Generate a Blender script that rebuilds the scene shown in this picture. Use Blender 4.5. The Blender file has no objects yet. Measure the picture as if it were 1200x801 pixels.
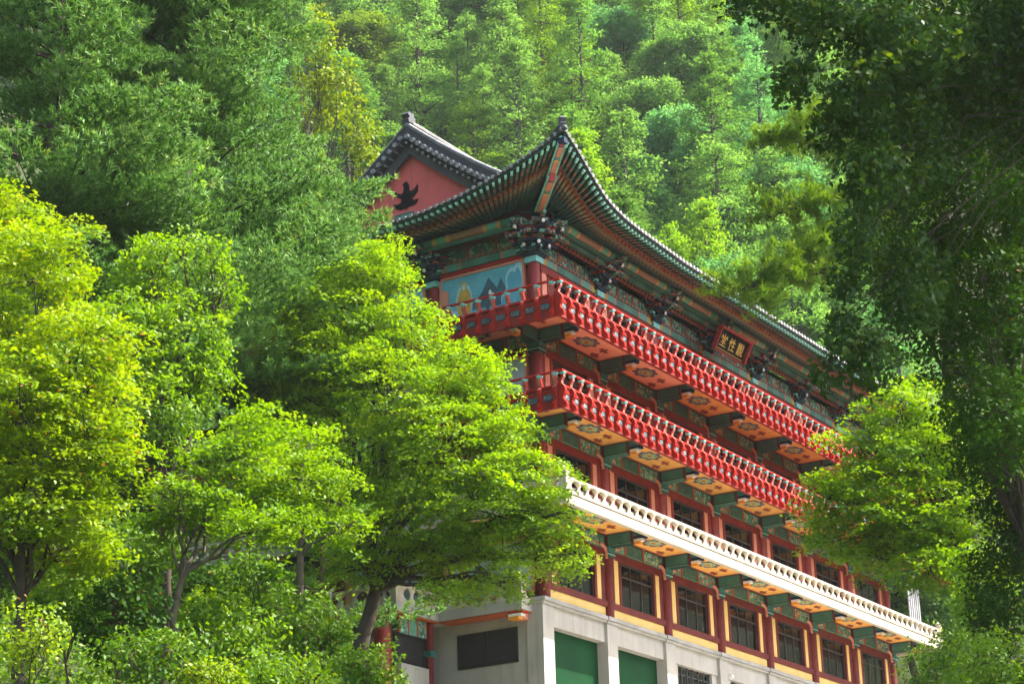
import bpy, math, random
import numpy as np
from mathutils import Matrix, Vector

random.seed(7); rng = np.random.default_rng(11)
R_ = math.radians
scene = bpy.context.scene
col = scene.collection

# ------------------------------------------------------------------ camera
B = 4.2                                   # one bay of the hall, metres; origin = axis of the front corner column
F_PX, PITCH, ROLL, YAW = 2420.1, .3380, -.0267, .5613
CAM = np.array([-13.5698, -8.2966, -3.5312]) * B
HEAD = np.array([math.cos(YAW), math.sin(YAW), 0.]); SIDE = np.array([math.sin(YAW), -math.cos(YAW), 0.])
UPV = np.array([0, 0, 1.])
FW = HEAD * math.cos(PITCH) + UPV * math.sin(PITCH); UU = -HEAD * math.sin(PITCH) + UPV * math.cos(PITCH)
RV = SIDE * math.cos(ROLL) + UU * math.sin(ROLL); UV = -SIDE * math.sin(ROLL) + UU * math.cos(ROLL)
cd = bpy.data.cameras.new('camera'); cam = bpy.data.objects.new('camera', cd); col.objects.link(cam)
cd.sensor_width = 36; cd.lens = F_PX * 36 / 1200; cd.clip_start = .5; cd.clip_end = 1500
cam.matrix_world = Matrix([[RV[i], UV[i], -FW[i], CAM[i]] for i in range(3)] + [[0, 0, 0, 1]])
scene.camera = cam

# ------------------------------------------------------------------ sky, sun, exposure
SUN = Vector((.50, -.62, 1.02)).normalized()
w = bpy.data.worlds.new('World'); scene.world = w; w.use_nodes = True
nt = w.node_tree
sky = nt.nodes.new('ShaderNodeTexSky'); sky.sky_type = 'NISHITA'; sky.sun_disc = False; sky.dust_density = 3.0; sky.air_density = 1.0; sky.ozone_density = .6
sky.sun_elevation = math.asin(SUN.z); sky.sun_rotation = math.atan2(SUN.x, SUN.y)
bg = nt.nodes['Background']; nt.links.new(sky.outputs[0], bg.inputs[0]); bg.inputs[1].default_value = .15
sd = bpy.data.lights.new('sun', 'SUN'); sd.energy = 4.2; sd.angle = R_(.5); sd.color = (1, .95, .85)
so = bpy.data.objects.new('sun', sd); col.objects.link(so); so.rotation_euler = SUN.to_track_quat('Z', 'Y').to_euler()
scene.view_settings.view_transform = 'Standard'; scene.view_settings.look = 'None'
scene.view_settings.gamma = 1; scene.view_settings.use_curve_mapping = False
scene.view_settings.exposure = 2.1
cy = scene.cycles
cy.max_bounces = 7; cy.diffuse_bounces = 3; cy.glossy_bounces = 2; cy.transmission_bounces = 4
cy.transparent_max_bounces = 8; cy.volume_bounces = 1; cy.use_denoising = True
cy.caustics_reflective = False; cy.caustics_refractive = False

# ------------------------------------------------------------------ materials
MATS = {}
def mat(name, c, rough=.6, c2=None, scale=3., spec=.4, detail=4., lo=.35, hi=.65, bump=0., metal=0.):
    """paint or stone: two close tones mixed by a world-space noise"""
    m = bpy.data.materials.new(name); m.use_nodes = True; t = m.node_tree; n = t.nodes
    p = n['Principled BSDF']; p.inputs['Roughness'].default_value = rough
    p.inputs['Specular IOR Level'].default_value = spec; p.inputs['Metallic'].default_value = metal
    if c2 is None: c2 = tuple(v * .72 for v in c)
    g = n.new('ShaderNodeNewGeometry'); z = n.new('ShaderNodeTexNoise'); z.inputs['Scale'].default_value = scale
    z.inputs['Detail'].default_value = detail; t.links.new(g.outputs['Position'], z.inputs['Vector'])
    r = n.new('ShaderNodeValToRGB'); r.color_ramp.elements[0].position = lo; r.color_ramp.elements[1].position = hi
    r.color_ramp.elements[0].color = (*c2, 1); r.color_ramp.elements[1].color = (*c, 1)
    t.links.new(z.outputs['Fac'], r.inputs[0]); t.links.new(r.outputs[0], p.inputs['Base Color'])
    if bump:
        b = n.new('ShaderNodeBump'); b.inputs['Strength'].default_value = bump; b.inputs['Distance'].default_value = .03
        z2 = n.new('ShaderNodeTexNoise'); z2.inputs['Scale'].default_value = scale * 7; t.links.new(g.outputs['Position'], z2.inputs['Vector'])
        t.links.new(z2.outputs['Fac'], b.inputs['Height']); t.links.new(b.outputs[0], p.inputs['Normal'])
    MATS[name] = m; return m

def mat_spots(name, base, cols, scale=9., rough=.6):
    """painted ornament: small cells of several colours over a ground colour"""
    m = bpy.data.materials.new(name); m.use_nodes = True; t = m.node_tree; n = t.nodes
    p = n['Principled BSDF']; p.inputs['Roughness'].default_value = rough
    g = n.new('ShaderNodeNewGeometry'); v = n.new('ShaderNodeTexVoronoi'); v.inputs['Scale'].default_value = scale
    t.links.new(g.outputs['Position'], v.inputs['Vector'])
    s = n.new('ShaderNodeSeparateColor'); t.links.new(v.outputs['Color'], s.inputs[0])
    r = n.new('ShaderNodeValToRGB'); r.color_ramp.interpolation = 'CONSTANT'
    e = r.color_ramp.elements; e[0].color = (*base, 1); e[0].position = 0; e[1].color = (*base, 1); e[1].position = .3
    k = len(cols)
    for i, c in enumerate(cols):
        el = e.new(.42 + .58 * i / k); el.color = (*c, 1)
    t.links.new(s.outputs[0], r.inputs[0])
    t.links.new(r.outputs[0], p.inputs['Base Color']); MATS[name] = m; return m

def mat_bands(name, stops, rough=.55, axis=2):
    """paint bands along the length of a timber (its own generated coordinate)"""
    m = bpy.data.materials.new(name); m.use_nodes = True; t = m.node_tree; n = t.nodes
    p = n['Principled BSDF']; p.inputs['Roughness'].default_value = rough
    c = n.new('ShaderNodeTexCoord'); s = n.new('ShaderNodeSeparateXYZ'); t.links.new(c.outputs['Generated'], s.inputs[0])
    r = n.new('ShaderNodeValToRGB'); r.color_ramp.interpolation = 'CONSTANT'; e = r.color_ramp.elements
    e[0].position = stops[0][0]; e[0].color = (*stops[0][1], 1); e[1].position = stops[1][0]; e[1].color = (*stops[1][1], 1)
    for pos, cc in stops[2:]:
        el = e.new(pos); el.color = (*cc, 1)
    t.links.new(s.outputs[axis], r.inputs[0]); t.links.new(r.outputs[0], p.inputs['Base Color']); MATS[name] = m; return m

def mat_streak(name, c, dirt, amount=.55):
    m = mat(name, c, .85, tuple(v * .8 for v in c), 1.1, .2, 8, .3, .7, .12); t = m.node_tree; n = t.nodes; p = n['Principled BSDF']
    src = p.inputs['Base Color'].links[0].from_socket
    g = n.new('ShaderNodeNewGeometry'); mp = n.new('ShaderNodeMapping'); mp.inputs['Scale'].default_value = (3.2, 3.2, .22); t.links.new(g.outputs['Position'], mp.inputs[0])
    z = n.new('ShaderNodeTexNoise'); z.inputs['Scale'].default_value = 1.; z.inputs['Detail'].default_value = 7; t.links.new(mp.outputs[0], z.inputs['Vector'])
    r = n.new('ShaderNodeMapRange'); r.inputs[1].default_value = .50; r.inputs[2].default_value = .72; r.inputs[4].default_value = amount; t.links.new(z.outputs['Fac'], r.inputs[0])
    mx = n.new('ShaderNodeMix'); mx.data_type = 'RGBA'; t.links.new(r.outputs[0], mx.inputs[0]); t.links.new(src, mx.inputs[6]); mx.inputs[7].default_value = (*dirt, 1)
    t.links.new(mx.outputs[2], p.inputs['Base Color']); return m
RED = (.34, .022, .009); GREEN = (.028, .13, .085); TEAL = (.03, .17, .14)
mat_streak('red_paint', (.34, .015, .007), (.20, .016, .010), .6); MATS['red_paint'].node_tree.nodes['Principled BSDF'].inputs['Roughness'].default_value = .65; MATS['red_paint'].node_tree.nodes['Principled BSDF'].inputs['Specular IOR Level'].default_value = .07
mat('red_dark', (.23, .018, .010), .6, (.16, .013, .008), 2., .2)
mat('maroon', (.14, .014, .010), .6, (.095, .010, .008), 2.5, .2)
mat('column_red', (.27, .022, .016), .5, (.19, .016, .012), 2.5, .3)
mat_streak('gable_red', (.70, .125, .105), (.42, .09, .075), .6)
mat('salmon', (.70, .26, .17), .7, (.60, .20, .12), 2.)
mat('red_sunlit', (.42, .15, .115), .7, (.34, .06, .04), 6.)  # red baluster edges with the sun's glare painted in as pale pink
mat('yellow_plaster', (.72, .50, .17), .8, (.62, .42, .13), 1.2)
mat('soffit_pink', (.90, .42, .27), .8, (.78, .33, .20), 2.2, .1, 6, .3, .7)
mat('soffit_orange', (.80, .41, .10), .8, (.64, .30, .07), 2.2, .1, 6, .3, .7)
mat('orange_trim', (.42, .095, .03), .7, spec=.2)
mat('red_brown', (.20, .05, .022), .7, spec=.2)
mat('orange_bright', (.85, .33, .02), .5)
mat('green_paint', GREEN, .6, (.02, .09, .065), 3.)
mat('green_dark', (.016, .07, .05), .6, (.01, .045, .038), 3.)
mat('beam_green', (.045, .17, .12), .6, (.03, .12, .085), 2.5)
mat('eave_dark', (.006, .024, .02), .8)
mat('green_pale', (.13, .32, .22), .6, (.06, .18, .12), 9.)
mat('teal_paint', TEAL, .6, (.02, .10, .09), 4.)
mat('cyan_paint', (.22, .56, .52), .55, (.12, .40, .40), 8.)
mat('navy_paint', (.014, .026, .06), .7, (.009, .016, .035), 5., .15)
mat('white_paint', (.80, .78, .74), .55, (.66, .64, .60), 3.)
mat_streak('white_stone', (.50, .43, .32), (.24, .20, .145), .6)
mat_streak('concrete', (.37, .35, .31), (.19, .178, .155), .45)
mat('concrete_trim', (.33, .32, .30), .85, (.24, .23, .215), 1.6, .2, 8)
mat('shutter_green', (.004, .042, .012), .65, (.003, .030, .009), .6, .06)
mat('dark_interior', (.02, .017, .016), .9)
mat('dark_metal', (.035, .034, .032), .5)
mat('window_frame', (.035, .022, .02), .5)
mat('curtain', (.66, .68, .66), .9, (.5, .52, .5), 6.)
mat('tile_grey', (.050, .052, .055), .65, (.026, .028, .03), 4., .4, 6, .3, .7)
mat('tile_white', (.30, .29, .28), .75, (.13, .128, .125), 9.)
mat('barge_grey', (.065, .062, .062), .75)
mat('mortar', (.20, .195, .185), .8, (.10, .098, .094), 5.)
mat('black_paint', (.004, .004, .004), .8, spec=.1)
mat('gold_paint', (.60, .38, .05), .5, (.46, .27, .035), 8.)
mat('mural_blue', (.14, .44, .53), .6, (.08, .33, .44), 1.3)
mat('mural_sky', (.46, .62, .74), .6, (.36, .53, .66), 1.5)
mat('mural_slate', (.05, .13, .17), .6, (.03, .08, .11), 2.)
mat('mural_foam', (.42, .68, .72), .6, (.28, .54, .62), 6.)
mat('mural_brown', (.08, .05, .03), .6)
mat('mural_ochre', (.60, .38, .07), .5, (.48, .28, .05), 5.)
mat('steel', (.5, .5, .5), .5)
mat_spots('frieze_motif', (.05, .17, .12), [(.12, .30, .20), (.03, .09, .07), (.30, .42, .30), (.45, .14, .05)], 11)
mat_spots('frieze_plain', (.022, .085, .062), [(.03, .11, .08), (.018, .065, .05)], 6)
mat_spots('pobyeok', (.03, .11, .08), [(.12, .34, .28), (.02, .03, .06), (.42, .10, .03), (.32, .40, .30), (.05, .18, .12)], 10)
mat_spots('bracket_mix', (.014, .045, .045), [(.02, .025, .08), (.03, .13, .10), (.38, .07, .03), (.30, .42, .36)], 14)
mat_spots('medallion_mix', (.06, .32, .22), [(.18, .45, .30), (.05, .22, .20), (.50, .40, .12)], 14)
G1 = (.025, .12, .09)
mat_bands('rafter_round', [(0, (.018, .085, .07)), (.60, (.26, .09, .03)), (.65, (.05, .13, .09)), (.74, (.22, .19, .11)), (.90, (.26, .09, .035))], .7)
mat_bands('rafter_flying', [(0, (.014, .075, .062)), (.50, (.26, .07, .03)), (.60, (.02, .11, .09)), (.86, (.30, .66, .58))], .7)
mat_bands('hip_timber', [(0, (.50, .19, .12)), (.48, (.60, .32, .05)), (.53, (.05, .18, .16)), (.62, (.50, .19, .12)), (.86, (.02, .03, .10)), (.9, (.45, .05, .04))])
mat_bands('beam_dancheong', [(0, (.35, .28, .03)), (.07, (.45, .13, .04)), (.09, (.07, .22, .17)), (.25, (.45, .13, .04)), (.27, G1), (.42, (.05, .17, .13)), (.58, G1), (.73, (.45, .13, .04)), (.75, (.07, .22, .17)), (.91, (.45, .13, .04)), (.93, (.35, .28, .03))], axis=0)
mat_bands('purlin_paint', [(0, G1), (.16, (.50, .20, .05)), (.19, (.08, .26, .18)), (.30, (.55, .22, .05)), (.33, (.24, .12, .075)), (.67, (.55, .22, .05)), (.70, (.08, .26, .18)), (.81, (.50, .20, .05)), (.84, G1)])
mat_bands('dentil_strip', [(0, (.30, .06, .025))] + [(.02 + i * .033, (.02, .05, .04) if i % 2 == 0 else (.36, .07, .025)) for i in range(28)], axis=0)

def mat_glass():
    m = bpy.data.materials.new('window_glass'); m.use_nodes = True; t = m.node_tree; n = t.nodes; n.clear()
    o = n.new('ShaderNodeOutputMaterial'); mx = n.new('ShaderNodeMixShader'); tr = n.new('ShaderNodeBsdfTransparent'); gl = n.new('ShaderNodeBsdfGlossy')
    tr.inputs[0].default_value = (.86, .90, .88, 1); gl.inputs['Roughness'].default_value = .04; fr = n.new('ShaderNodeFresnel'); fr.inputs[0].default_value = 1.6
    t.links.new(fr.outputs[0], mx.inputs[0]); t.links.new(tr.outputs[0], mx.inputs[1]); t.links.new(gl.outputs[0], mx.inputs[2]); t.links.new(mx.outputs[0], o.inputs[0])
    MATS['window_glass'] = m
mat_glass()

def mat_leaf(name, stops, transl=.34, gloss=.018, use_obj=False, rough=.5):
    """leaf: colour from a per-face value, diffuse + light passing through"""
    m = bpy.data.materials.new(name); m.use_nodes = True; t = m.node_tree; n = t.nodes; n.clear()
    o = n.new('ShaderNodeOutputMaterial'); at = n.new('ShaderNodeAttribute'); at.attribute_name = 'tone'
    r = n.new('ShaderNodeValToRGB'); e = r.color_ramp.elements
    e[0].position = stops[0][0]; e[0].color = (*stops[0][1], 1); e[1].position = stops[1][0]; e[1].color = (*stops[1][1], 1)
    for pos, c in stops[2:]:
        el = e.new(pos); el.color = (*c, 1)
    t.links.new(at.outputs['Fac'], r.inputs[0]); cs = r.outputs[0]
    if use_obj:
        oi = n.new('ShaderNodeObjectInfo'); mx = n.new('ShaderNodeMix'); mx.data_type = 'RGBA'; mx.blend_type = 'MULTIPLY'; mx.inputs[0].default_value = 1
        t.links.new(cs, mx.inputs[6]); t.links.new(oi.outputs['Color'], mx.inputs[7]); cs = mx.outputs[2]
    d = n.new('ShaderNodeBsdfDiffuse'); tl = n.new('ShaderNodeBsdfTranslucent'); g = n.new('ShaderNodeBsdfGlossy'); g.inputs['Roughness'].default_value = rough
    hs = n.new('ShaderNodeHueSaturation'); hs.inputs['Hue'].default_value = .495; hs.inputs['Saturation'].default_value = 1.08; hs.inputs['Value'].default_value = 1.35
    t.links.new(cs, d.inputs[0]); t.links.new(cs, hs.inputs['Color']); t.links.new(hs.outputs[0], tl.inputs[0])
    a = n.new('ShaderNodeMixShader'); a.inputs[0].default_value = transl; t.links.new(d.outputs[0], a.inputs[1]); t.links.new(tl.outputs[0], a.inputs[2])
    b = n.new('ShaderNodeMixShader'); b.inputs[0].default_value = gloss; t.links.new(a.outputs[0], b.inputs[1]); t.links.new(g.outputs[0], b.inputs[2])
    t.links.new(b.outputs[0], o.inputs[0]); MATS[name] = m; return m
mat_leaf('leaf_maple', [(0, (.066, .155, .008)), (.5, (.158, .285, .010)), (1, (.245, .355, .014))], .45)
mat_leaf('leaf_yellow', [(0, (.082, .165, .007)), (.5, (.18, .285, .010)), (.97, (.265, .335, .012)), (1, (.34, .16, .03))], .45)
mat_leaf('leaf_birch', [(0, (.08, .15, .012)), (.6, (.165, .235, .016)), (1, (.23, .28, .02))])
mat_leaf('leaf_green', [(0, (.062, .15, .010)), (.6, (.145, .265, .014)), (1, (.225, .325, .018))], .45)
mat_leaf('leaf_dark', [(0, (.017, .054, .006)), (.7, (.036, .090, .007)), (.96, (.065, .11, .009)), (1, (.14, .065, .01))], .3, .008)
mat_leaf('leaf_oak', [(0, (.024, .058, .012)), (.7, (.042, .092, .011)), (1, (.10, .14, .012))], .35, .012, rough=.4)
mat_leaf('needle_pine', [(0, (.040, .105, .014)), (.5, (.100, .215, .034)), (.85, (.165, .305, .07)), (1, (.25, .33, .04))], .26, .02)
mat_leaf('needle_right', [(0, (.06, .13, .010)), (.6, (.13, .23, .014)), (1, (.21, .29, .02))], .35, .02)
mat_leaf('leaf_far', [(0, (.062, .135, .024)), (.5, (.12, .22, .038)), (1, (.18, .285, .05))], .5, .01, True)
mat_leaf('leaf_bush', [(0, (.042, .115, .010)), (.6, (.095, .19, .012)), (1, (.175, .26, .022))])
mat('bounce_paving', (.44, .41, .36), .85, (.36, .33, .29), .8, .2, 6)
mat('bark', (.075, .055, .04), .9, (.04, .03, .022), 5., .2, 6, .3, .7, .4)
mat('bark_pale', (.12, .095, .065), .9, (.06, .05, .035), 6., .2, 6, .3, .7, .4)
mat('forest_floor', (.045, .07, .018), .95, (.03, .03, .014), .5, .1, 8, .3, .7)

# ------------------------------------------------------------------ object helpers
W = {}
def link(o, parent, M):
    col.objects.link(o); W[o.name] = M
    if parent is not None:
        o.parent = parent; o.matrix_parent_inverse = W[parent.name].inverted()
    o.matrix_basis = M
    return o
def tag(o, label=None, cat=None, group=None, kind=None):
    for k, v in (('label', label), ('category', cat), ('group', group), ('kind', kind)):
        if v: o[k] = v
    return o
def empty(name, loc, label, cat, group=None):
    o = bpy.data.objects.new(name, None); o.empty_display_size = .3
    link(o, None, Matrix.Translation(Vector(loc))); return tag(o, label, cat, group)
def new_mesh(name, v, f, mats, mi=None, smooth=False):
    me = bpy.data.meshes.new(name); me.from_pydata([tuple(map(float, p)) for p in v], [], f)
    for m in (mats if isinstance(mats, (list, tuple)) else [mats]): me.materials.append(MATS[m])
    if mi is not None: me.polygons.foreach_set('material_index', mi)
    if smooth: me.polygons.foreach_set('use_smooth', [True] * len(me.polygons))
    me.update(); return me
def obj(name, parent, me, M=Matrix.Identity(4)):
    return link(bpy.data.objects.new(name, me), parent, M)
def mobj(name, parent, mats, v, f, mi=None, smooth=False):
    return obj(name, parent, new_mesh(name, v, f, mats, mi, smooth))
CUBE_V = [(x, y, z) for x in (-.5, .5) for y in (-.5, .5) for z in (-.5, .5)]
CUBE_F = [(0, 1, 3, 2), (4, 6, 7, 5), (0, 4, 5, 1), (2, 3, 7, 6), (0, 2, 6, 4), (1, 5, 7, 3)]
_c = {}
def cubeM(m):
    if ('b', m) not in _c: _c[('b', m)] = new_mesh('block_' + m, CUBE_V, CUBE_F, m)
    return _c[('b', m)]
def cylM(m, n=12):
    if ('c', m, n) not in _c:
        v = []; f = []
        for k in range(n):
            a = 2 * math.pi * k / n; v += [(math.cos(a), math.sin(a), 0), (math.cos(a), math.sin(a), 1)]
        for k in range(n): j = (k + 1) % n; f.append((2 * k, 2 * j, 2 * j + 1, 2 * k + 1))
        f += [tuple(range(0, 2 * n, 2))[::-1], tuple(range(1, 2 * n, 2))]
        me = new_mesh('rod_' + m, v, f, m); me.polygons.foreach_set('use_smooth', [True] * n + [False] * 2); _c[('c', m, n)] = me
    return _c[('c', m, n)]
def box(name, parent, m, x0, x1, y0, y1, z0, z1):
    M = Matrix.Translation(((x0 + x1) / 2, (y0 + y1) / 2, (z0 + z1) / 2)) @ Matrix.Diagonal((abs(x1 - x0), abs(y1 - y0), abs(z1 - z0), 1))
    return obj(name, parent, cubeM(m), M)
def frame(p0, p1, up=(0, 0, 1)):
    d = (Vector(p1) - Vector(p0)); L = d.length; d.normalize(); u = Vector(up); s = u.cross(d)
    if s.length < 1e-4: s = Vector((1, 0, 0)).cross(d)
    s.normalize(); u = d.cross(s)
    return s, u, d, L
def bar(name, parent, m, p0, p1, wd, ht, up=(0, 0, 1)):
    """square timber; local x runs along its length"""
    s, u, d, L = frame(p0, p1, up); c = (Vector(p0) + Vector(p1)) / 2
    M = Matrix([[d[i] * L, -s[i] * wd, u[i] * ht, c[i]] for i in range(3)] + [[0, 0, 0, 1]])
    return obj(name, parent, cubeM(m), M)
def barz(name, parent, m, p0, p1, wd, ht, up=(0, 0, 1)):
    """square timber; local z runs along its length"""
    s, u, d, L = frame(p0, p1, up); c = (Vector(p0) + Vector(p1)) / 2
    M = Matrix([[s[i] * wd, u[i] * ht, d[i] * L, c[i]] for i in range(3)] + [[0, 0, 0, 1]])
    return obj(name, parent, cubeM(m), M)
def rod(name, parent, m, p0, p1, r, n=12):
    s, u, d, L = frame(p0, p1)
    M = Matrix([[s[i] * r, u[i] * r, d[i] * L, p0[i]] for i in range(3)] + [[0, 0, 0, 1]])
    return obj(name, parent, cylM(m, n), M)
def lathe(prof, n=10):
    v = []; f = []
    for r, z in prof:
        for k in range(n): a = 2 * math.pi * k / n; v.append((r * math.cos(a), r * math.sin(a), z))
    for i in range(len(prof) - 1):
        for k in range(n): j = (k + 1) % n; f.append((i * n + k, i * n + j, (i + 1) * n + j, (i + 1) * n + k))
    f += [tuple(range(n))[::-1], tuple(range((len(prof) - 1) * n, len(prof) * n))]
    return v, f
def prism(pts, t0, t1, axis='x'):
    """outline in the plane across `axis`, given thickness"""
    n = len(pts); mk = {'x': lambda t, a, b: (t, a, b), 'y': lambda t, a, b: (a, t, b), 'z': lambda t, a, b: (a, b, t)}[axis]
    v = [mk(t0, *p) for p in pts] + [mk(t1, *p) for p in pts]
    f = [tuple(range(n)), tuple(range(2 * n - 1, n - 1, -1))] + [(i, i + n, (i + 1) % n + n, (i + 1) % n) for i in range(n)]
    return v, f
def sweep(path, sec, closed_ends=True):
    """sec(i, point) -> ring of 3d points"""
    v = []; f = []; n = None
    for i, p in enumerate(path):
        ring = sec(i, p); n = len(ring); v += ring
    for i in range(len(path) - 1):
        for k in range(n): j = (k + 1) % n; f.append((i * n + k, i * n + j, (i + 1) * n + j, (i + 1) * n + k))
    f += [tuple(range(n))[::-1], tuple(range((len(path) - 1) * n, len(path) * n))]
    return v, f

# ------------------------------------------------------------------ terrain
def sstep(a, b, x): t = np.clip((x - a) / (b - a), 0, 1); return t * t * (3 - 2 * t)
def ground_z(x, y):
    x = np.asarray(x, float); y = np.asarray(y, float)
    a = (x - CAM[0]) * HEAD[0] + (y - CAM[1]) * HEAD[1]
    base = -16.4 + np.clip((a - 5) / 55, 0, 1) * 9.4
    left = sstep(-3.5, -9, x) * (.8 + .40 * np.clip(y + 5, 0, 60)) * sstep(-16, -3, y)
    s = np.maximum(a - 97, y - 16); s = np.clip(s, 0, 165)
    m = -7.0 + s * .95 + 2.2 * np.sin(x * .11 + 1) * np.sin(y * .09) * np.clip(s / 20, 0, 1)
    return np.where(s > 0, np.maximum(base + left, m), base + left)
def build_ground():
    n = 150; A = np.linspace(-70, 330, n); Bq = np.linspace(-190, 210, n)
    aa, bb = np.meshgrid(A, Bq, indexing='ij')
    x = CAM[0] + aa * HEAD[0] + bb * SIDE[0]; y = CAM[1] + aa * HEAD[1] + bb * SIDE[1]; z = ground_z(x, y)
    v = np.stack([x, y, z], -1).reshape(-1, 3)
    f = [(i * n + j, (i + 1) * n + j, (i + 1) * n + j + 1, i * n + j + 1) for i in range(n - 1) for j in range(n - 1)]
    tag(mobj('ground', None, 'forest_floor', v, f, None, True), kind='structure')
build_ground()

# unseen pale yard below the picture, added to bounce sun onto the soffits
tag(box('bounce_yard', None, 'bounce_paving', -12, 34, -15, .2, -7.6, -6.55), kind='structure')
# ------------------------------------------------------------------ temple hall
NX, NY = 7, 3
LX, LY = NX * B, NY * B
P_ = 2.4                       # how far the galleries stand out
hall = empty('temple_hall', (LX / 2, LY / 2, -6.2), 'four-storey red and green temple hall with tiered balconies and upturned tiled roof', 'temple')

# core that closes the rooms
box('wall', hall, 'dark_interior', .5, LX, .5, LY, -.2, 13.0)
box('wall', hall, 'concrete', .36, LX, .36, LY, -6.5, -.25)

SOF = [2.62, 5.84, 9.0]        # undersides of the three galleries
FLOORS = [(-.29, 2.62), (2.68, 5.84), (5.90, 9.0), (9.06, 11.55)]
def column_pos():
    for k in range(NX + 1): yield k * B, 0.
    for k in range(1, NY + 1): yield 0., k * B
# --- columns, heads and brackets
def column(x, y, fl):
    z0, z1 = FLOORS[fl]; m = 'maroon' if fl == 0 else 'column_red'
    top = z1 - .52 if fl < 3 else z1
    c = rod('column', hall, m, (x, y, z0), (x, y, top), .215 if fl == 0 else .20, 16)
    if fl < 3:
        zb = SOF[fl] - .46
        box('column_head', c, 'teal_paint', x - .25, x + .25, y - .25, y + .25, zb - .14, zb + .02)
        box('column_collar', c, 'green_dark', x - .225, x + .225, y - .225, y + .225, zb - .34, zb - .14)
        box('column_band', c, 'cyan_paint', x - .24, x + .24, y - .24, y + .24, zb - .25, zb - .21)
    return c
for fl in range(4):
    for x, y in column_pos(): column(x, y, fl)

def rail_scroll():
    # curved wing under a beam, outline in (along wall, height) from the column head
    o = [(.0, -.40), (.05, -.41), (.07, -.30), (.05, -.20), (.11, -.09), (.22, -.01), (.42, .03), (.42, .075), (.20, .05), (.07, -.03), (.0, -.16), (.02, -.28)]
    return prism([(a, b) for a, b in o], -.04, .04, 'y')
SCR = new_mesh('scroll_wing', *rail_scroll(), 'salmon')
def scroll(parent, x, y, z, rot):
    obj('scroll_wing', parent, SCR, Matrix.Translation((x, y, z)) @ Matrix.Rotation(rot, 4, 'Z'))

# --- cantilever beams and their stepped, painted ends
def beam(x, y, d, fl):
    """d: 0 towards the front (-y), 1 towards the left (-x)"""
    z = SOF[fl]; zb = z - .44
    def bx(n, p, m, a0, a1, half, z0, z1):
        if d == 0: return box(n, p, m, x - half, x + half, y - a1, y - a0, z0, z1)
        return box(n, p, m, x - a1, x - a0, y - half, y + half, z0, z1)
    b = bx('beam', hall, 'green_dark', .0, 1.16, .17, zb, z)
    bx('beam_panel', b, 'beam_green', .20, 1.08, .175, zb + .07, z - .05)
    bx('beam_edge', b, 'green_pale', .20, 1.16, .178, zb, zb + .035)
    bx('beam_post', b, 'maroon', 1.12, 1.19, .182, zb - .005, z)
    bx('beam_post', b, 'maroon',   .13, .20, .18, zb - .01, z)
    bx('beam_end', b, 'teal_paint', 1.19, 2.1, .155, z - .20, z)
    bx('beam_end', b, 'navy_paint', 1.19, 1.62, .12, z - .31, z - .20)
    bx('beam_end', b, 'white_paint', 1.19, 1.50, .11, z - .40, z - .31)
    bx('beam_end', b, 'orange_bright', 1.19, 1.42, .10, z - .50, z - .40)
    return b
for fl in range(3):
    for k in range(NX + 1):
        b = beam(k * B, 0, 0, fl)
        for s, r in ((1, 0), (-1, math.pi)):
            if 0 <= k * B + s <= LX: scroll(b, k * B + s * .20, -.16, SOF[fl] - .46, r)
    for k in range(NY + 1):
        b = beam(0, k * B, 1, fl)
        for s, r in ((1, math.pi / 2), (-1, -math.pi / 2)):
            if 0 <= k * B + s <= LY: scroll(b, -.16, k * B + s * .20, SOF[fl] - .46, r)

# --- soffit panels with painted medallions
def flower(n, r0, r1, sx=1., sy=1.):
    return [((r0 + (r1 - r0) * abs(math.cos(n * math.pi * i / (n * 6)))) * sx * math.cos(2 * math.pi * i / (n * 6)),
             (r0 + (r1 - r0) * abs(math.cos(n * math.pi * i / (n * 6)))) * sy * math.sin(2 * math.pi * i / (n * 6))) for i in range(n * 6)]
def medallion_mesh():
    V = []; Fc = []; mi = []
    for (nn, r0, r1, h, m) in ((8, .40, .54, .004, 0), (8, .38, .43, .007, 3), (8, .27, .36, .010, 1), (4, .10, .22, .013, 2), (6, .05, .10, .016, 4)):
        v, f = prism(flower(nn, r0 * .88, r1 * .88, 1.35, .9), 0, -h, 'z'); o = len(V); V += v; Fc += [tuple(i + o for i in q) for q in f]; mi += [m] * len(f)
    return new_mesh('medallion', V, Fc, ['mural_slate', 'medallion_mix', 'gold_paint', 'red_dark', 'orange_trim'], mi)
MED = medallion_mesh()
def motif_mesh():
    V = []; Fc = []; mi = []
    for cx, cy_, r in ((0, 0, .13), (.2, .03, .1), (-.2, -.03, .1), (.02, .11, .09), (-.02, -.11, .09)):
        v, f = prism([(cx + a, cy_ + b) for a, b in flower(5, r * .55, r)], 0, -.005, 'z'); o = len(V); V += v; Fc += [tuple(i + o for i in q) for q in f]; mi += [0] * len(f)
    return new_mesh('motif', V, Fc, ['red_dark'], mi)
MOT = motif_mesh()
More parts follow.
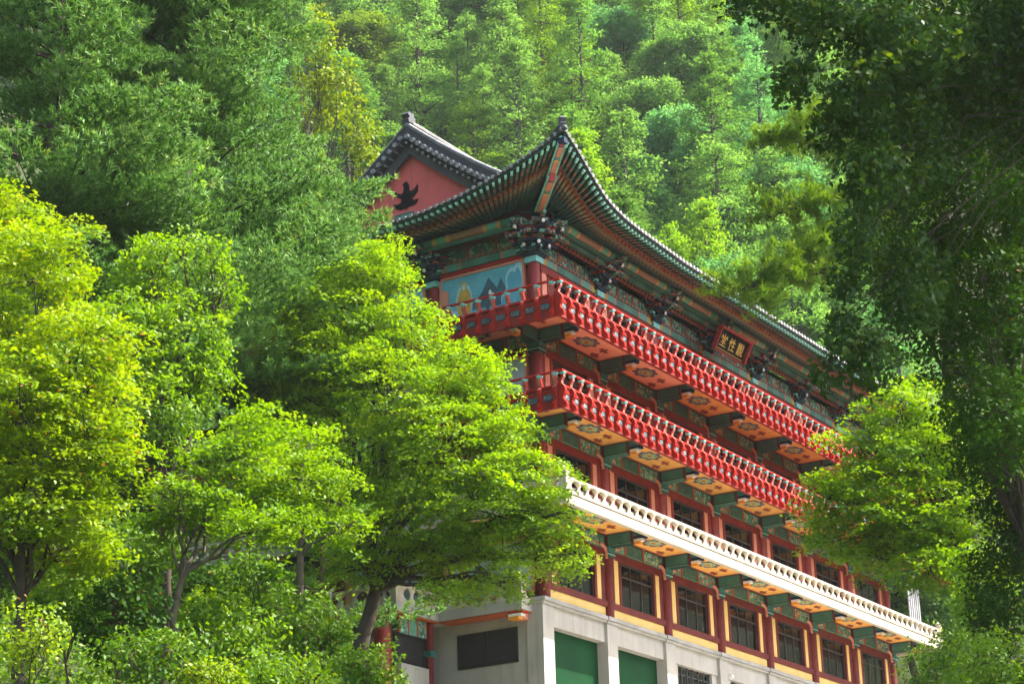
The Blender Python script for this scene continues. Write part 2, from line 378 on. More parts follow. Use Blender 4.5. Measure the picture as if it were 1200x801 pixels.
def soffit(x0, x1, y0, y1, z, m, rot, corner=False):
    s = box('soffit_panel', hall, m, x0, x1, y0, y1, z, z + .05)
    bw = .07
    box('soffit_edging', s, 'orange_trim', x0, x1, y1 - bw, y1, z - .012, z)
    box('soffit_edging', s, 'orange_trim', x1 - bw, x1, y0, y1 - bw, z - .012, z)
    cx, cy_ = (x0 + x1) / 2, (y0 + y1) / 2
    def put(me, n, u, v):
        # u along the gallery, v outwards
        p = (cx + u, y1 - v) if rot == 0 else (x1 - v, cy_ + u)
        obj(n, s, me, Matrix.Translation((p[0], p[1], z - .001)) @ Matrix.Rotation(rot, 4, 'Z'))
    if not corner:
        put(MED, 'medallion', -.15, .72); put(MOT, 'motif', 1.05, .72); put(MOT, 'motif', -1.35, .72); put(MOT, 'motif', 1.25, .22)
    else:
        put(MOT, 'motif', .35, .55); put(MOT, 'motif', -.15, .9)
for fl in range(3):
    z = SOF[fl]
    for k in range(NX):
        pink = fl == 2 and k < 2
        soffit(k * B + .17, (k + 1) * B - .17, -P_ + .2, -.13, z, 'soffit_pink' if pink else 'soffit_orange', 0)
    for k in range(NY):
        soffit(-P_ + .2, -.13, k * B + .17, (k + 1) * B - .17, z, 'soffit_pink' if fl == 2 else 'soffit_orange', math.pi / 2)
    soffit(-P_ + .2, -.17, -P_ + .2, -.17, z, 'soffit_pink' if fl == 2 else 'soffit_orange', 0, True)

# --- frieze under each gallery
def frieze(along, k, fl):
    z = SOF[fl]; z0 = z - .50
    def bx(n, p, m, a0, a1, d0, d1, zz0, zz1):
        o = k * B
        if along == 'x': return box(n, p, m, o + a0, o + a1, -d1, -d0, zz0, zz1)
        return box(n, p, m, -d1, -d0, o + a0, o + a1, zz0, zz1)
    fb = bx('frieze', hall, 'green_dark', .17, B - .17, -.05, .08, z0, z - .002)
    for a0, a1, m in ((.30, 1.15, 'frieze_motif'), (1.30, 2.45, 'frieze_plain'), (2.60, 3.92, 'frieze_motif')):
        bx('frieze_panel', fb, m, a0, a1, .08, .10, z0 + .06, z - .06)
        bx('frieze_line', fb, 'green_pale', a0, a1, .08, .105, z0 + .015, z0 + .04)
    for a in (1.19, 2.49): bx('frieze_post', fb, 'orange_trim', a, a + .075, .08, .115, z0, z - .003)
    bx('lintel', hall, 'red_dark' if fl else 'maroon', .18, B - .18, -.1, .09, z0 - .26, z0 - .003)
for fl in range(3):
    for k in range(NX): frieze('x', k, fl)
    for k in range(NY): frieze('y', k, fl)

# --- windows in the front wall
def window_bay(k, fl):
    z0, z1 = FLOORS[fl]; o = k * B
    lin = (SOF[fl] - .76) if fl < 3 else 11.28
    sill = z0 + .37 if fl == 0 else z0 + .45
    strip = 'yellow_plaster' if fl == 0 else 'salmon'; fr = 'maroon' if fl == 0 else 'red_dark'
    bx = lambda n, p, m, a0, a1, y0, y1, zz0, zz1: box(n, p, m, o + a0, o + a1, y0, y1, zz0, zz1)
    bx('dado_panel', hall, strip if fl == 0 else 'red_dark', .17, B - .17, -.02, .3, z0, sill)
    bx('sill_beam', hall, fr, .18, B - .18, -.10, .28, sill, sill + .20)
    s1 = sill + .20
    for a0, a1 in ((.46, .78), (B - .78, B - .46)): bx('wall_strip', hall, strip, a0, a1, -.03, .2, s1, lin)
    for a0, a1 in ((.19, .46), (.78, .93), (B - .93, B - .78), (B - .46, B - .19)): bx('wall_post', hall, fr, a0, a1, -.06 if a0 > .3 and a0 < 3.7 else -.04, .25, s1, lin)
    wn = bx('window', hall, 'window_frame', .93, B - .93, .02, .10, lin - .07, lin)
    bx('window_rail', wn, 'window_frame', .93, B - .93, .02, .10, s1, s1 + .06)
    tz = s1 + (lin - s1) * .68
    bx('window_rail', wn, 'window_frame', .93, B - .93, .025, .09, tz, tz + .06)
    n = 3; w0, w1 = .93, B - .93; dw = (w1 - w0) / n
    for i in range(n + 1):
        a = w0 + i * dw; bx('mullion', wn, 'window_frame', a - .022, a + .022, .015, .095, s1 + .06, lin - .07)
    for i in range(n):
        bx('pane', wn, 'window_glass', w0 + i * dw + .03, w0 + (i + 1) * dw - .03, .05, .058, s1 + .06, tz)
        bx('pane', wn, 'window_glass', w0 + i * dw + .03, w0 + (i + 1) * dw - .03, .05, .058, tz + .06, lin - .07)
    if fl < 2:
        for i in range(n):
            if rngb.random() < .72:
                # gathered cloth: a pleated sheet
                a0, a1 = w0 + i * dw + .02, w0 + (i + 1) * dw - .02; a1 = a0 + (a1 - a0) * rngb.choice((.6, 1., 1.)); m_ = 24
                v = []; f = []
                for j in range(m_ + 1):
                    xx = o + a0 + (a1 - a0) * j / m_; yy = .16 + .025 * math.sin(j * 1.9)
                    v += [(xx, yy, s1 + .03), (xx, yy, lin - .03 if fl else tz + .25)]
                f = [(2 * j, 2 * j + 2, 2 * j + 3, 2 * j + 1) for j in range(m_)]
                mobj('curtain', wn, 'curtain', v, f, None, True)
rngb = random.Random(3)
for fl in range(4):
    for k in range(NX): window_bay(k, fl)

# --- left wall: murals on each storey
def wall_left(k, fl):
    z0, z1 = FLOORS[fl]; o = k * B; top = SOF[fl] - .5 if fl < 3 else 11.55
    fr = 'maroon' if fl == 0 else 'red_dark'
    box('wall_panel', hall, fr, .06, .3, o + .17, o + B - .17, z0, top)
    box('wall_strip', hall, 'salmon' if fl else 'yellow_plaster', -.10, .05, o + B - .62, o + B - .34, z0 + .2, top - .27)
for fl in range(4):
    for k in range(NY): wall_left(k, fl)
box('wall_strip', hall, 'salmon', .36, .62, -.09, -.04, 9.06, 11.28)

def mural(fl, k):
    o = k * B; z0, z1 = (9.75, 11.70) if fl == 3 else (SOF[fl] - 2.55, SOF[fl] - .86)
    y0, y1 = o + .46, o + 3.86
    mu = box('mural', hall, 'mural_blue' if fl == 3 else 'mural_sky', -.02, .06, y0, y1, z0, z1)
    for a in ((y0 - .09, y1 + .09, z1, z1 + .09), (y0 - .09, y1 + .09, z0 - .09, z0), (y0 - .09, y0, z0, z1), (y1, y1 + .09, z0, z1)):
        box('mural_frame', mu, 'salmon', -.06, .06, *a)
    def shape(m, pts, d=.004, nm='painted_shape'):
        # pts: u from the right edge (nearest the corner) to the left, v up, both 0..1
        q = [(y0 + u * (y1 - y0), z0 + v * (z1 - z0)) for u, v in pts]
        v, f = prism(q, -.02 - d, -.0205 - d + .004, 'x'); mobj(nm, mu, m, v, f)
    def ell(cu, cv, ru, rv, n=14, a0=0, a1=2 * math.pi): return [(cu + ru * math.cos(a0 + (a1 - a0) * i / n), cv + rv * math.sin(a0 + (a1 - a0) * i / n)) for i in range(n)]
    if fl == 3:
        shape('mural_slate', [(.12, .30), (.30, .58), (.36, .72), (.42, .86), (.50, .60), (.62, .42), (.62, .30)], .003)
        shape('mural_slate', [(.16, .28), (.22, .62), (.27, .80), (.33, .55), (.38, .28)], .005)
        for i, (u, v, ru, rv) in enumerate([(.05, .55, .07, .50), (.12, .72, .09, .22), (.14, .45, .07, .30), (.21, .35, .06, .18), (.10, .15, .12, .2)]):
            shape('mural_foam', ell(u, v, ru, rv), .006 + .001 * i)
            shape('mural_blue', ell(u + .01, v - .03, ru * .7, rv * .78), .0115 + .001 * i)
        for i, (u, v) in enumerate([(.97, .25), (.90, .20), (.84, .16), (.95, .05), (.80, .05)]):
            shape('mural_foam', ell(u, v, .05, .22), .006 + .001 * i); shape('mural_blue', ell(u, v - .05, .037, .2), .0115 + .001 * i)
        shape('mural_ochre', [(.35, .0), (.35, .12), (.55, .20), (.60, .26), (.85, .24), (.85, .0)], .018)
        shape('mural_foam', ell(.72, .50, .105, .36), .019); shape('mural_ochre', ell(.72, .46, .09, .32), .021)
        shape('mural_ochre', ell(.725, .80, .04, .09), .022); shape('mural_foam', ell(.725, .78, .022, .06), .024)
        shape('white_paint', ell(.37, .42, .028, .13), .020); shape('white_paint', ell(.40, .56, .018, .05), .021)
        shape('white_paint', ell(.40, .02, .03, .08), .021); shape('mural_slate', ell(.43, .3, .02, .1), .02)
        for u, v in ((.62, .8), (.66, .9), (.80, .85), (.86, .7), (.83, .55), (.58, .6), (.90, .9), (.93, .6), (.55, .75)):
            shape('mural_foam', ell(u, v, .007, .013, 6), .008)
    else:
        shape('mural_brown', [(.46, .10), (.60, .06), (.86, .10), (.90, .36), (.84, .55), (.80, .80), (.72, .93), (.66, .86), (.60, .66), (.52, .55), (.44, .34)], .004)
        shape('mural_foam', ell(.70, .60, .05, .12), .006); shape('mural_ochre', ell(.66, .33, .10, .10), .007); shape('mural_slate', ell(.62, .62, .02, .2), .008)
        shape('mural_slate', [(.14, .35), (.17, .50), (.24, .68), (.33, .95), (.35, .96), (.26, .66), (.20, .49), (.16, .34)], .004)
        shape('mural_slate', [(.04, .1), (.12, .3), (.2, .33), (.2, .31), (.14, .28), (.06, .1)], .004)
        shape('mural_foam', [(0, 0), (0, .2), (.2, .26), (.5, .2), (.9, .24), (1, .1), (1, 0)], .003)
for fl in (0, 1, 2, 3):
    for k in range(2): mural(fl, k)

# --- red galleries
def gy_profile():
    # baluster board: (outwards, height below the hand rail)
    return [(.0, -.10), (.02, -.22), (-.06, -.34), (-.08, -.44), (.03, -.55), (.07, -.68), (.04, -.80), (-.02, -.90), (-.01, -1.00), (.09, -1.10), (.12, -1.17), (.10, -1.26),
            (-.16, -1.26), (-.18, -1.0), (-.20, -.85), (-.14, -.68), (-.16, -.55), (-.19, -.44), (-.15, -.34), (-.08, -.22), (-.09, -.10)]
GYV, GYF = prism(gy_profile(), -.066, .066, 'x')
GYM = new_mesh('baluster', GYV, GYF, ['red_paint', 'red_sunlit'], [1 if 2 <= i <= 5 else 0 for i in range(len(GYF))])     # local y = -outwards is set by the matrix
LOT = new_mesh('lotus_cap', *lathe([(.05, -.17), (.075, -.15), (.115, -.10), (.12, -.07), (.08, -.05)], 8), ['cyan_paint'])
def gallery(fl):
    z = SOF[fl]; zr = z + .68; zb = z - .58
    x1 = LX + P_; y1 = LY + P_
    g = box('balcony', hall, 'red_dark', -P_ + .19, x1 - .19, -P_ + .19, -.02, z + .05, z + .13)
    box('balcony_floor', g, 'red_dark', -P_ + .19, -.02, -.02, y1, z + .05, z + .13)
    # skirts, middle rail, hand rail
    for nm, m, o, t, h0, h1 in (('skirt_board', 'red_dark', .10, .06, zb + .02, z + .12), ('lower_rail', 'red_dark', .07, .12, zb, zb + .07), ('middle_rail', 'red_paint', .05, .14, z + .15, z + .22), ('middle_rail', 'red_paint', .06, .12, z - .06, z - .0)):
        box(nm, g, m, -P_ + o, x1 - o, -P_ + o, -P_ + o + t, h0, h1)
        box(nm, g, m, -P_ + o, -P_ + o + t, -P_ + o + t, y1, h0, h1)
    rod('hand_rail', g, 'red_paint', (-P_ - .05, -P_, zr - .04), (x1, -P_, zr - .04), .048, 8)
    rod('hand_rail', g, 'red_paint', (-P_, -P_ - .02, zr - .04), (-P_, y1, zr - .04), .048, 8)
    for o in (0,):
        nfr = 60
        for i in range(nfr):
            x = -P_ + .12 + i * (x1 + P_ - .24) / (nfr - 1)
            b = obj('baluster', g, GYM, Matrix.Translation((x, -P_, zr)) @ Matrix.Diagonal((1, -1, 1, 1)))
            obj('lotus_cap', g, LOT, Matrix.Translation((x, -P_ + .04, zr)))
            if i < nfr - 1: box('inlay_panel', g, 'inlay', x + .13, x + .45, -P_ + .08, -P_ + .10, z - .25, z - .09)
        nl = 30
        for i in range(nl):
            y = -P_ + .30 + i * .585
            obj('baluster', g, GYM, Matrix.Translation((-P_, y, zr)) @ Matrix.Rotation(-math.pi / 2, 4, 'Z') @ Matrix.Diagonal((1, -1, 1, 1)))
            obj('lotus_cap', g, LOT, Matrix.Translation((-P_ + .04, y, zr)))
            box('inlay_panel', g, 'inlay', -P_ + .045, -P_ + .10, y + .12, y + .46, z - .27, z - .09)
mat_spots('inlay', (.03, .045, .055), [(.08, .10, .11), (.015, .02, .03), (.20, .21, .2)], 30)
gallery(1); gallery(2)

# --- white stone terrace above the ground storey
VASE = new_mesh('stone_baluster', *lathe([(.20, 0), (.20, .03), (.14, .08), (.085, .16), (.072, .205), (.085, .25), (.14, .33), (.20, .375), (.20, .40)], 10), 'white_stone', None, True)
BUD = new_mesh('post_finial', *lathe([(.09, 0), (.06, .03), (.12, .08), (.13, .14), (.09, .2), (.02, .26)], 10), 'white_stone', None, True)
def stone_rail(parent, p0, p1, zbase, n, top=.55):
    p0 = Vector((*p0, 0)); p1 = Vector((*p1, 0)); u = (p1 - p0).normalized()
    bar('base_rail', parent, 'white_stone', (p0.x, p0.y, zbase + .04), (p1.x, p1.y, zbase + .04), .22, .08)
    bar('top_rail', parent, 'white_stone', (p0.x, p0.y, zbase + top - .035), (p1.x, p1.y, zbase + top - .035), .20, .09)
    for i in range(n):
        p = p0 + (p1 - p0) * ((i + .5) / n)
        obj('stone_baluster', parent, VASE, Matrix.Translation((p.x, p.y, zbase + .08)) @ Matrix.Rotation(math.atan2(u.y, u.x), 4, 'Z') @ Matrix.Diagonal((1, .55, (top - .16) / .40, 1)))
def stone_post(parent, x, y, z0, z1):
    p = box('stone_post', parent, 'white_stone', x - .13, x + .13, y - .13, y + .13, z0, z1)
    obj('post_finial', parent, BUD, Matrix.Translation((x, y, z1)) @ Matrix.Diagonal((.9, .9, .8, 1)))
def terrace():
    z = SOF[0]; x1 = LX + .25; y1 = LY + P_
    t = box('stone_terrace', hall, 'concrete', -P_ + .2, x1 - .2, -P_ + .2, -.02, z + .05, z + .09)
    box('terrace_floor', t, 'concrete', -P_ + .2, -.02, -.02, y1, z + .05, z + .09)
    for o0, o1, h0, h1, m in ((.0, .2, z - .55, z - .26, 'white_stone'), (.05, .2, z - .26, z - .20, 'concrete_trim')):
        box('fascia', t, m, -P_ + o0, x1 - o0, -P_ + o0, -P_ + o1, h0, h1)
        box('fascia', t, m, -P_ + o0, -P_ + o1, -P_ + o1, y1, h0, h1)
        box('fascia', t, m, x1 - o1, x1 - o0, -P_ + o1, 0, h0, h1)
    box('fascia', t, 'white_stone', -P_ + .16, x1 - .2, -P_ + .16, -P_ + .2, z - .20, z + .09)
    stone_rail(t, (-P_ + .13, -P_ + .1), (x1 - .2, -P_ + .1), z - .20, 58)
    stone_rail(t, (-P_ + .1, -P_ + .35), (-P_ + .1, y1), z - .20, 31)
    stone_rail(t, (x1 - .1, -P_ + .3), (x1 - .1, 0), z - .20, 4)
    stone_post(t, -P_ + .1, -P_ + .1, z - .20, z + .50); stone_post(t, x1 - .1, -P_ + .1, z - .20, z + .50)
terrace()

# --- concrete podium
def podium():
    box('podium_ledge', hall, 'concrete_trim', -.42, LX + .42, -.22, .3, -.42, -.295)
    box('podium_ledge', hall, 'concrete', -.38, LX + .38, -.15, .3, -.50, -.423)
    for k in range(NX + 1):
        x = k * B
        p = box('pilaster', hall, 'concrete', x - .34, x + .34, -.13, .5, -6.5, -.503)
        box('pilaster_cap', p, 'concrete_trim', x - .40, x + .40, -.26, -.222, -.425, -.298)
        box('pilaster_cap', p, 'concrete', x - .37, x + .37, -.19, -.152, -.52, -.428)
    for k in range(NX):
        x0, x1 = k * B + .34, (k + 1) * B - .34
        box('podium_band', hall, 'concrete', x0, x1, -.02, .36, -1.16, -.503)
        if k < 2:
            box('shutter', hall, 'shutter_green', x0, x1, .30, .34, -5.5, -1.16)
        else:
            box('podium_wall', hall, 'concrete', x0, x0 + .42, .03, .36, -6.5, -1.16)
            box('podium_wall', hall, 'concrete', x1 - .42, x1, .03, .36, -6.5, -1.16)
            box('podium_wall', hall, 'concrete', x0 + .42, x1 - .42, .03, .36, -6.5, -2.7)
            wn = box('basement_window', hall, 'dark_metal', x0 + .42, x1 - .42, .20, .24, -1.24, -1.16)
            box('pane', wn, 'window_glass', x0 + .42, x1 - .42, .235, .245, -2.7, -1.24)
            for i in range(7): a = x0 + .47 + i * (x1 - x0 - .94) / 6; box('grille_bar', wn, 'dark_metal', a - .025, a + .025, .12, .16, -2.7, -1.16)
            for i in range(3): zz = -1.45 - i * .4; box('grille_bar', wn, 'dark_metal', x0 + .42, x1 - .42, .163, .20, zz - .02, zz + .02)
    # left side
    box('side_wall', hall, 'concrete', -.25, .36, .5, 4.4, -6.5, -.503)
    box('podium_ledge', hall, 'concrete', -.36, .3, .303, 4.4, -.50, -.30)
    wn = box('side_window', hall, 'dark_metal', -.255, -.22, .93, 3.25, -2.28, -1.20)
    for i in range(2):
        ya = .97 + i * 1.15; box('pane', wn, 'dark_interior', -.275, -.258, ya, ya + 1.10, -2.24, -1.24)
    for a in ((.90, 3.28, -1.20, -1.16), (.90, 3.28, -2.32, -2.28), (.90, .93, -2.28, -1.2), (3.25, 3.28, -2.28, -1.2)): box('window_rim', wn, 'dark_metal', -.285, -.20, *a)
podium()
def side_terrace():
    t = box('side_terrace', hall, 'concrete', -1.0, -.26, .26, 12, -.76, -.42)
    box('terrace_wing', t, 'concrete', -3.4, -1.0, 3.54, 12, -.757, -.423)
    box('wing_trim', t, 'orange_trim', -.96, -.27, .30, 3.58, -.80, -.763)
    box('wing_trim', t, 'orange_trim', -3.36, -.97, 3.582, 3.9, -.81, -.760)
    stone_rail(t, (-.88, .42), (-.88, 3.4), -.42, 6, .58)
    stone_rail(t, (-3.2, 3.66), (-1.0, 3.66), -.42, 4, .58)
    stone_rail(t, (-3.28, 3.8), (-3.28, 11), -.42, 12, .58)
    stone_rail(t, (-.85, .38), (-.40, .38), -.42, 1, .58)
    stone_post(t, -.88, .38, -.42, .24); stone_post(t, -3.28, 3.66, -.42, .50); stone_post(t, -.9, 3.62, -.42, .24)
    for z0, z1, y0, m in ((-.86, -.80, .28, 'red_paint'), (-.95, -.86, .36, 'white_paint'), (-1.04, -.95, .46, 'orange_bright')): box('bracket_end', t, m, -.90, -.62, y0, .85, z0, z1)
    box('bracket_end', t, 'salmon', -.62, -.26, .42, .8, -1.0, -.803)
    # recessed porch under the wing
    rod('porch_column', t, 'column_red', (-3.1, 4.3, -6.5), (-3.1, 4.3, -.76), .28, 16)
    rod('porch_column', t, 'maroon', (-1.15, 3.80, -6.5), (-1.15, 3.80, -.76), .13, 12)
    box('column_collar', t, 'teal_paint', -1.30, -1.0, 3.65, 3.95, -1.95, -1.75)
    for i in range(3):
        xa = -2.8 + i * .52; box('frieze_panel', t, 'frieze_motif' if i != 1 else 'green_pale', xa, xa + .46, 3.84, 3.88, -1.35, -.81)
    for i in range(4): xa = -2.86 + i * .52; box('frieze_post', t, 'orange_trim', xa, xa + .06, 3.82, 3.89, -1.35, -.81)
    box('porch_back', t, 'dark_interior', -2.85, -1.28, 4.0, 4.1, -2.4, -1.35)
    box('porch_parapet', t, 'concrete', -2.85, -1.28, 3.75, 4.0, -6.5, -2.36)
    # stair climbing to the wing from the left
    for i in range(10): box('step', t, 'concrete', -7.0 + i * .36, -6.64 + i * .36, 6.0, 7.6, -6.5, -2.7 + i * .2)
    bar('stair_stringer', t, 'red_paint', (-7.4, 5.9, -3.0), (-3.42, 5.9, -.75), .12, .55)
    for i in range(9): rod('stair_baluster', t, 'white_paint', (-7.0 + i * .40, 5.9, -2.5 + i * .226), (-7.0 + i * .40, 5.9, -1.7 + i * .226), .03, 6)
    bar('stair_rail', t, 'white_paint', (-7.2, 5.9, -1.80), (-3.6, 5.9, .23), .07, .06)
side_terrace()
# silver vent pipes on the terrace by the far end
vr = empty('vent_pipe_rack', (28.2, -1.7, 2.71), 'row of white upright vent pipes at the far end of the white balustrade', 'vent pipes')
for i in range(6): rod('pipe', vr, 'steel', (27.5 + i * .28, -1.85 + .02 * i, 2.71), (27.5 + i * .28, -1.85 + .02 * i, 4.75), .045, 8)
box('rack_base', vr, 'concrete', 27.3, 29.2, -2.05, -1.6, 2.715, 2.80)
# small wall lamp on the podium
lp = empty('wall_lamp', (12.95, -.1, -1.0), 'small white lamp on the concrete podium below the row of windows', 'lamp')
box('lamp_plate', lp, 'white_paint', 12.90, 13.02, -.06, -.022, -1.12, -.86); rod('lamp_arm', lp, 'white_paint', (12.96, -.04, -1.0), (12.96, -.24, -1.04), .02, 6)
mobj('lamp_shade', lp, 'white_paint', *(lambda vf: ([(12.96 + x, -.26 + y, -1.16 + z) for x, y, z in vf[0]], vf[1]))(lathe([(.08, 0), (.07, .05), (.03, .12), (.01, .13)], 8)))

# ------------------------------------------------------------------ top storey timber work
ZA = 11.55
def side_M(side):
    # map (u along, out outwards, z) to the world
    if side == 'f': return lambda u, o, z: (u, -o, z)
    return lambda u, o, z: (-o, u, z)
for side, n in (('f', NX), ('l', NY)):
    S = side_M(side)
    for k in range(n):
        u0, u1 = k * B + .26, (k + 1) * B - .26
        if side == 'f': bar('lintel', hall, 'red_dark', S(u0, .02, 11.42), S(u1, .02, 11.42), .2, .26)
        else: bar('lintel', hall, 'red_paint', S(u0, .0, 11.86), S(u1, .0, 11.86), .2, .12)
        zb = 11.56 if side == 'f' else 11.93
        bar('architrave', hall, 'beam_dancheong', S(u0, .04, zb + .14), S(u1, .04, zb + .14), .24, .27)
        bar('tie_beam', hall, 'dentil_strip', S(u0, .03, zb + .32), S(u1, .03, zb + .32), .34, .08)
        pb = bar('infill_wall', hall, 'green_dark', S(u0, .0, zb + .62), S(u1, .0, zb + .62), .1, .52)
        for j in range(3):
            a0 = u0 + .1 + j * (u1 - u0 - .1) / 3; a1 = a0 + (u1 - u0 - .1) / 3 - .1
            bar('infill_panel', pb, 'pobyeok', S(a0, .06, zb + .60), S(a1, .06, zb + .60), .03, .42)
            if j: bar('infill_post', pb, 'orange_trim', S(a0 - .05, .07, zb + .34), S(a0 - .05, .07, zb + .86), .07, .05)
        bar('dentil_rail', hall, 'dentil_strip', S(u0 - .2, .45, zb + .90), S(u1 + .2, .45, zb + .90), .12, .13)
        bar('upper_beam', hall, 'beam_dancheong', S(u0 - .25, .70, zb + .98), S(u1 + .25, .70, zb + .98), .16, .20)
        # slanting boards between wall and purlin
        rod('purlin', hall, 'purlin_paint', S(k * B, .95, 12.82), S((k + 1) * B, .95, 12.82), .16, 12)
        bar('purlin_seat', hall, 'green_paint', S(k * B, .93, 12.60), S((k + 1) * B, .93, 12.60), .12, .12)
        bar('cove_board', hall, 'green_dark', S(k * B, .45, 12.96), S((k + 1) * B, .45, 12.96), .95, .04)

# bracket cluster on every column
ARM = [(0, .0), (.0, .15), (-.62, .15), (-.80, .22), (-.86, .17), (-.74, .06), (-.55, .0)]
def arm_mesh(L, m):
    key = ('arm', round(L, 2), m)
    if key not in _c:
        pts = [(a / .86 * L, b) for a, b in ARM]; v, f = prism(pts, -.07, .07, 'x'); _c[key] = new_mesh('bracket_arm', v, f, m)
    return _c[key]
def cluster(x, y, dirs):
    z = 11.50
    c = box('bracket_set', hall, 'cyan_paint', x - .24, x + .24, y - .24, y + .24, z, z + .22)
    box('bracket_block', c, 'navy_paint', x - .31, x + .31, y - .31, y + .31, z + .22, z + .36)
    box('bracket_block', c, 'bracket_mix', x - .26, x + .26, y - .26, y + .26, z + .36, z + 1.25)
    for d in dirs:
        dv = Vector((d[0], d[1], 0)).normalized(); nv = Vector((-dv.y, dv.x, 0))
        for st in range(4):
            q = Vector((x, y, z + .48 + .24 * st)) + dv * .02
            bar('bracket_core', c, ('navy_paint', 'bracket_mix')[st % 2], q, q + dv * (.34 + .27 * st), .30 + .10 * st, .17)
    for tier in range(4):
        zz = z + .36 + tier * .24
        for d in dirs:
            L = (.65, .95, 1.22, 1.38)[tier] * (1.3 if abs(d[0] * d[1]) > .1 else 1)
            rot = math.atan2(d[0], -d[1]) if True else 0
            M = Matrix.Translation((x, y, zz)) @ Matrix.Rotation(rot, 4, 'Z')
            obj('bracket_arm', c, arm_mesh(L, ('navy_paint', 'green_paint', 'navy_paint', 'bracket_mix')[tier]), M)
            tip = Vector((x, y, zz)) + Vector((d[0], d[1], 0)).normalized() * (L * .98)
            rod('bracket_bud', c, 'white_paint' if tier % 2 == 0 else 'green_pale', tip - Vector((d[0], d[1], 0)).normalized() * .06 + Vector((0, 0, .16)), tip + Vector((d[0], d[1], 0)).normalized() * .03 + Vector((0, 0, .16)), .065, 8)
            # crossing arms on each outward step
            for st in range(1, min(tier + 1, 3) + 1):
                if tier == 3 and st < 3: continue
                q = Vector((x, y, zz + .04)) + Vector((d[0], d[1], 0)).normalized() * (.30 * st)
                n_ = Vector((-d[1], d[0], 0)).normalized(); hl = .56 - .07 * st + .10 * tier
                bar('cross_arm', c, ('green_dark', 'navy_paint', 'bracket_mix')[st - 1], q - n_ * hl, q + n_ * hl, .10, .12)
                for s in (-1, 0, 1): 
                    e = q + n_ * (hl - .06) * s + Vector((0, 0, .085))
                    box('bearing_block', c, ('orange_trim', 'cyan_paint', 'red_dark')[(tier + st) % 3], e.x - .075, e.x + .075, e.y - .075, e.y + .075, e.z - .025, e.z + .05)
for k in range(NX + 1):
    cluster(k * B, 0, [(0, -1)] if k else [(0, -1), (-1, 0), (-1, -1)])
for k in range(1, NY + 1): cluster(0, k * B, [(-1, 0)])

# ------------------------------------------------------------------ roof
FX = [-3.4, -2.5, -1.5, -.75, -.05, .7, 1.55, 2.7, 3.9, 6.2]; FE = [3.4, 3.28, 3.15, 3.06, 2.98, 2.92, 2.87, 2.82, 2.78, 2.7]; FZ = [14.26, 14.0, 13.62, 13.32, 13.09, 12.94, 12.84, 12.79, 12.77, 12.73]
LYt = [-3.4, -3.2, -2.3, -1.1, 0, 1.12, 2.8, 4.55, 6.3]; LE = [3.4, 3.37, 3.2, 3.05, 2.93, 2.85, 2.75, 2.7, 2.68]; LZ = [14.30, 14.20, 13.95, 13.63, 13.4, 13.2, 13.02, 12.96, 12.94]
def eF(x): x = min(x, LX - x); return float(np.interp(x, FX, FE)), float(np.interp(x, FX, FZ))
def eL(y): y = min(y, LY - y); return float(np.interp(y, LYt, LE)), float(np.interp(y, LYt, LZ))
ZRIDGE, GAB, YM = 18.58, 1.2, LY / 2
def hcurve(s): return .62 * s + .38 * s * s
def roofF(x, y):
    e, z = eF(x); yy = min(y, LY - y); s = max(0, (yy + e) / (YM + e)); return z + .10 + (ZRIDGE - z - .10) * hcurve(s)
def roofL(x, y):
    e, z = eL(y); xx = min(x, LX - x); d = max(0, xx + e); return z + .10 + d * .42 + .006 * d * d
def tiles(side):
    v = []; f = []; rows = 14; per = 6; pitch = .27
    rng_ = (-3.4, LX + 3.4) if side in 'fb' else (-3.4, LY + 3.4)
    cols_ = int((rng_[1] - rng_[0]) / pitch * per)
    for i in range(cols_ + 1):
        u = rng_[0] + (rng_[1] - rng_[0]) * i / cols_; bump = .06 * max(0, math.cos(2 * math.pi * i / per)) ** .7 - .02
        if side in 'fb':
            e = eF(u)[0]; t0, t1 = -e, YM
            if u < GAB + .3 or u > LX - GAB - .3:
                for q in range(121):
                    t = t0 + (YM - t0) * q / 120
                    if roofF(u, t) > roofL(u, t) + 1e-3 and q > 0: t1 = t; break
        else:
            e = eL(u)[0]; t0, t1 = -e, GAB + .5
            for q in range(121):
                t = t0 + (t1 - t0) * q / 120
                if roofL(t, u) > roofF(t, u) + 1e-3 and q > 0: t1 = t; break
        for r in range(rows + 1):
            t = t0 + (t1 - t0) * r / rows
            if side == 'f': v.append((u, t, roofF(u, t) + bump))
            elif side == 'b': v.append((u, LY - t, roofF(u, t) + bump))
            elif side == 'l': v.append((t, u, roofL(t, u) + bump))
            else: v.append((LX - t, u, roofL(t, u) + bump))
    n = rows + 1
    f = [(i * n + j, (i + 1) * n + j, (i + 1) * n + j + 1, i * n + j + 1) for i in range(cols_) for j in range(rows)]
    return v, f
roof = mobj('roof', hall, 'tile_grey', *tiles('f'))
for s in 'lbr':
    o = mobj('tile_slope', roof, 'tile_grey', *tiles(s))
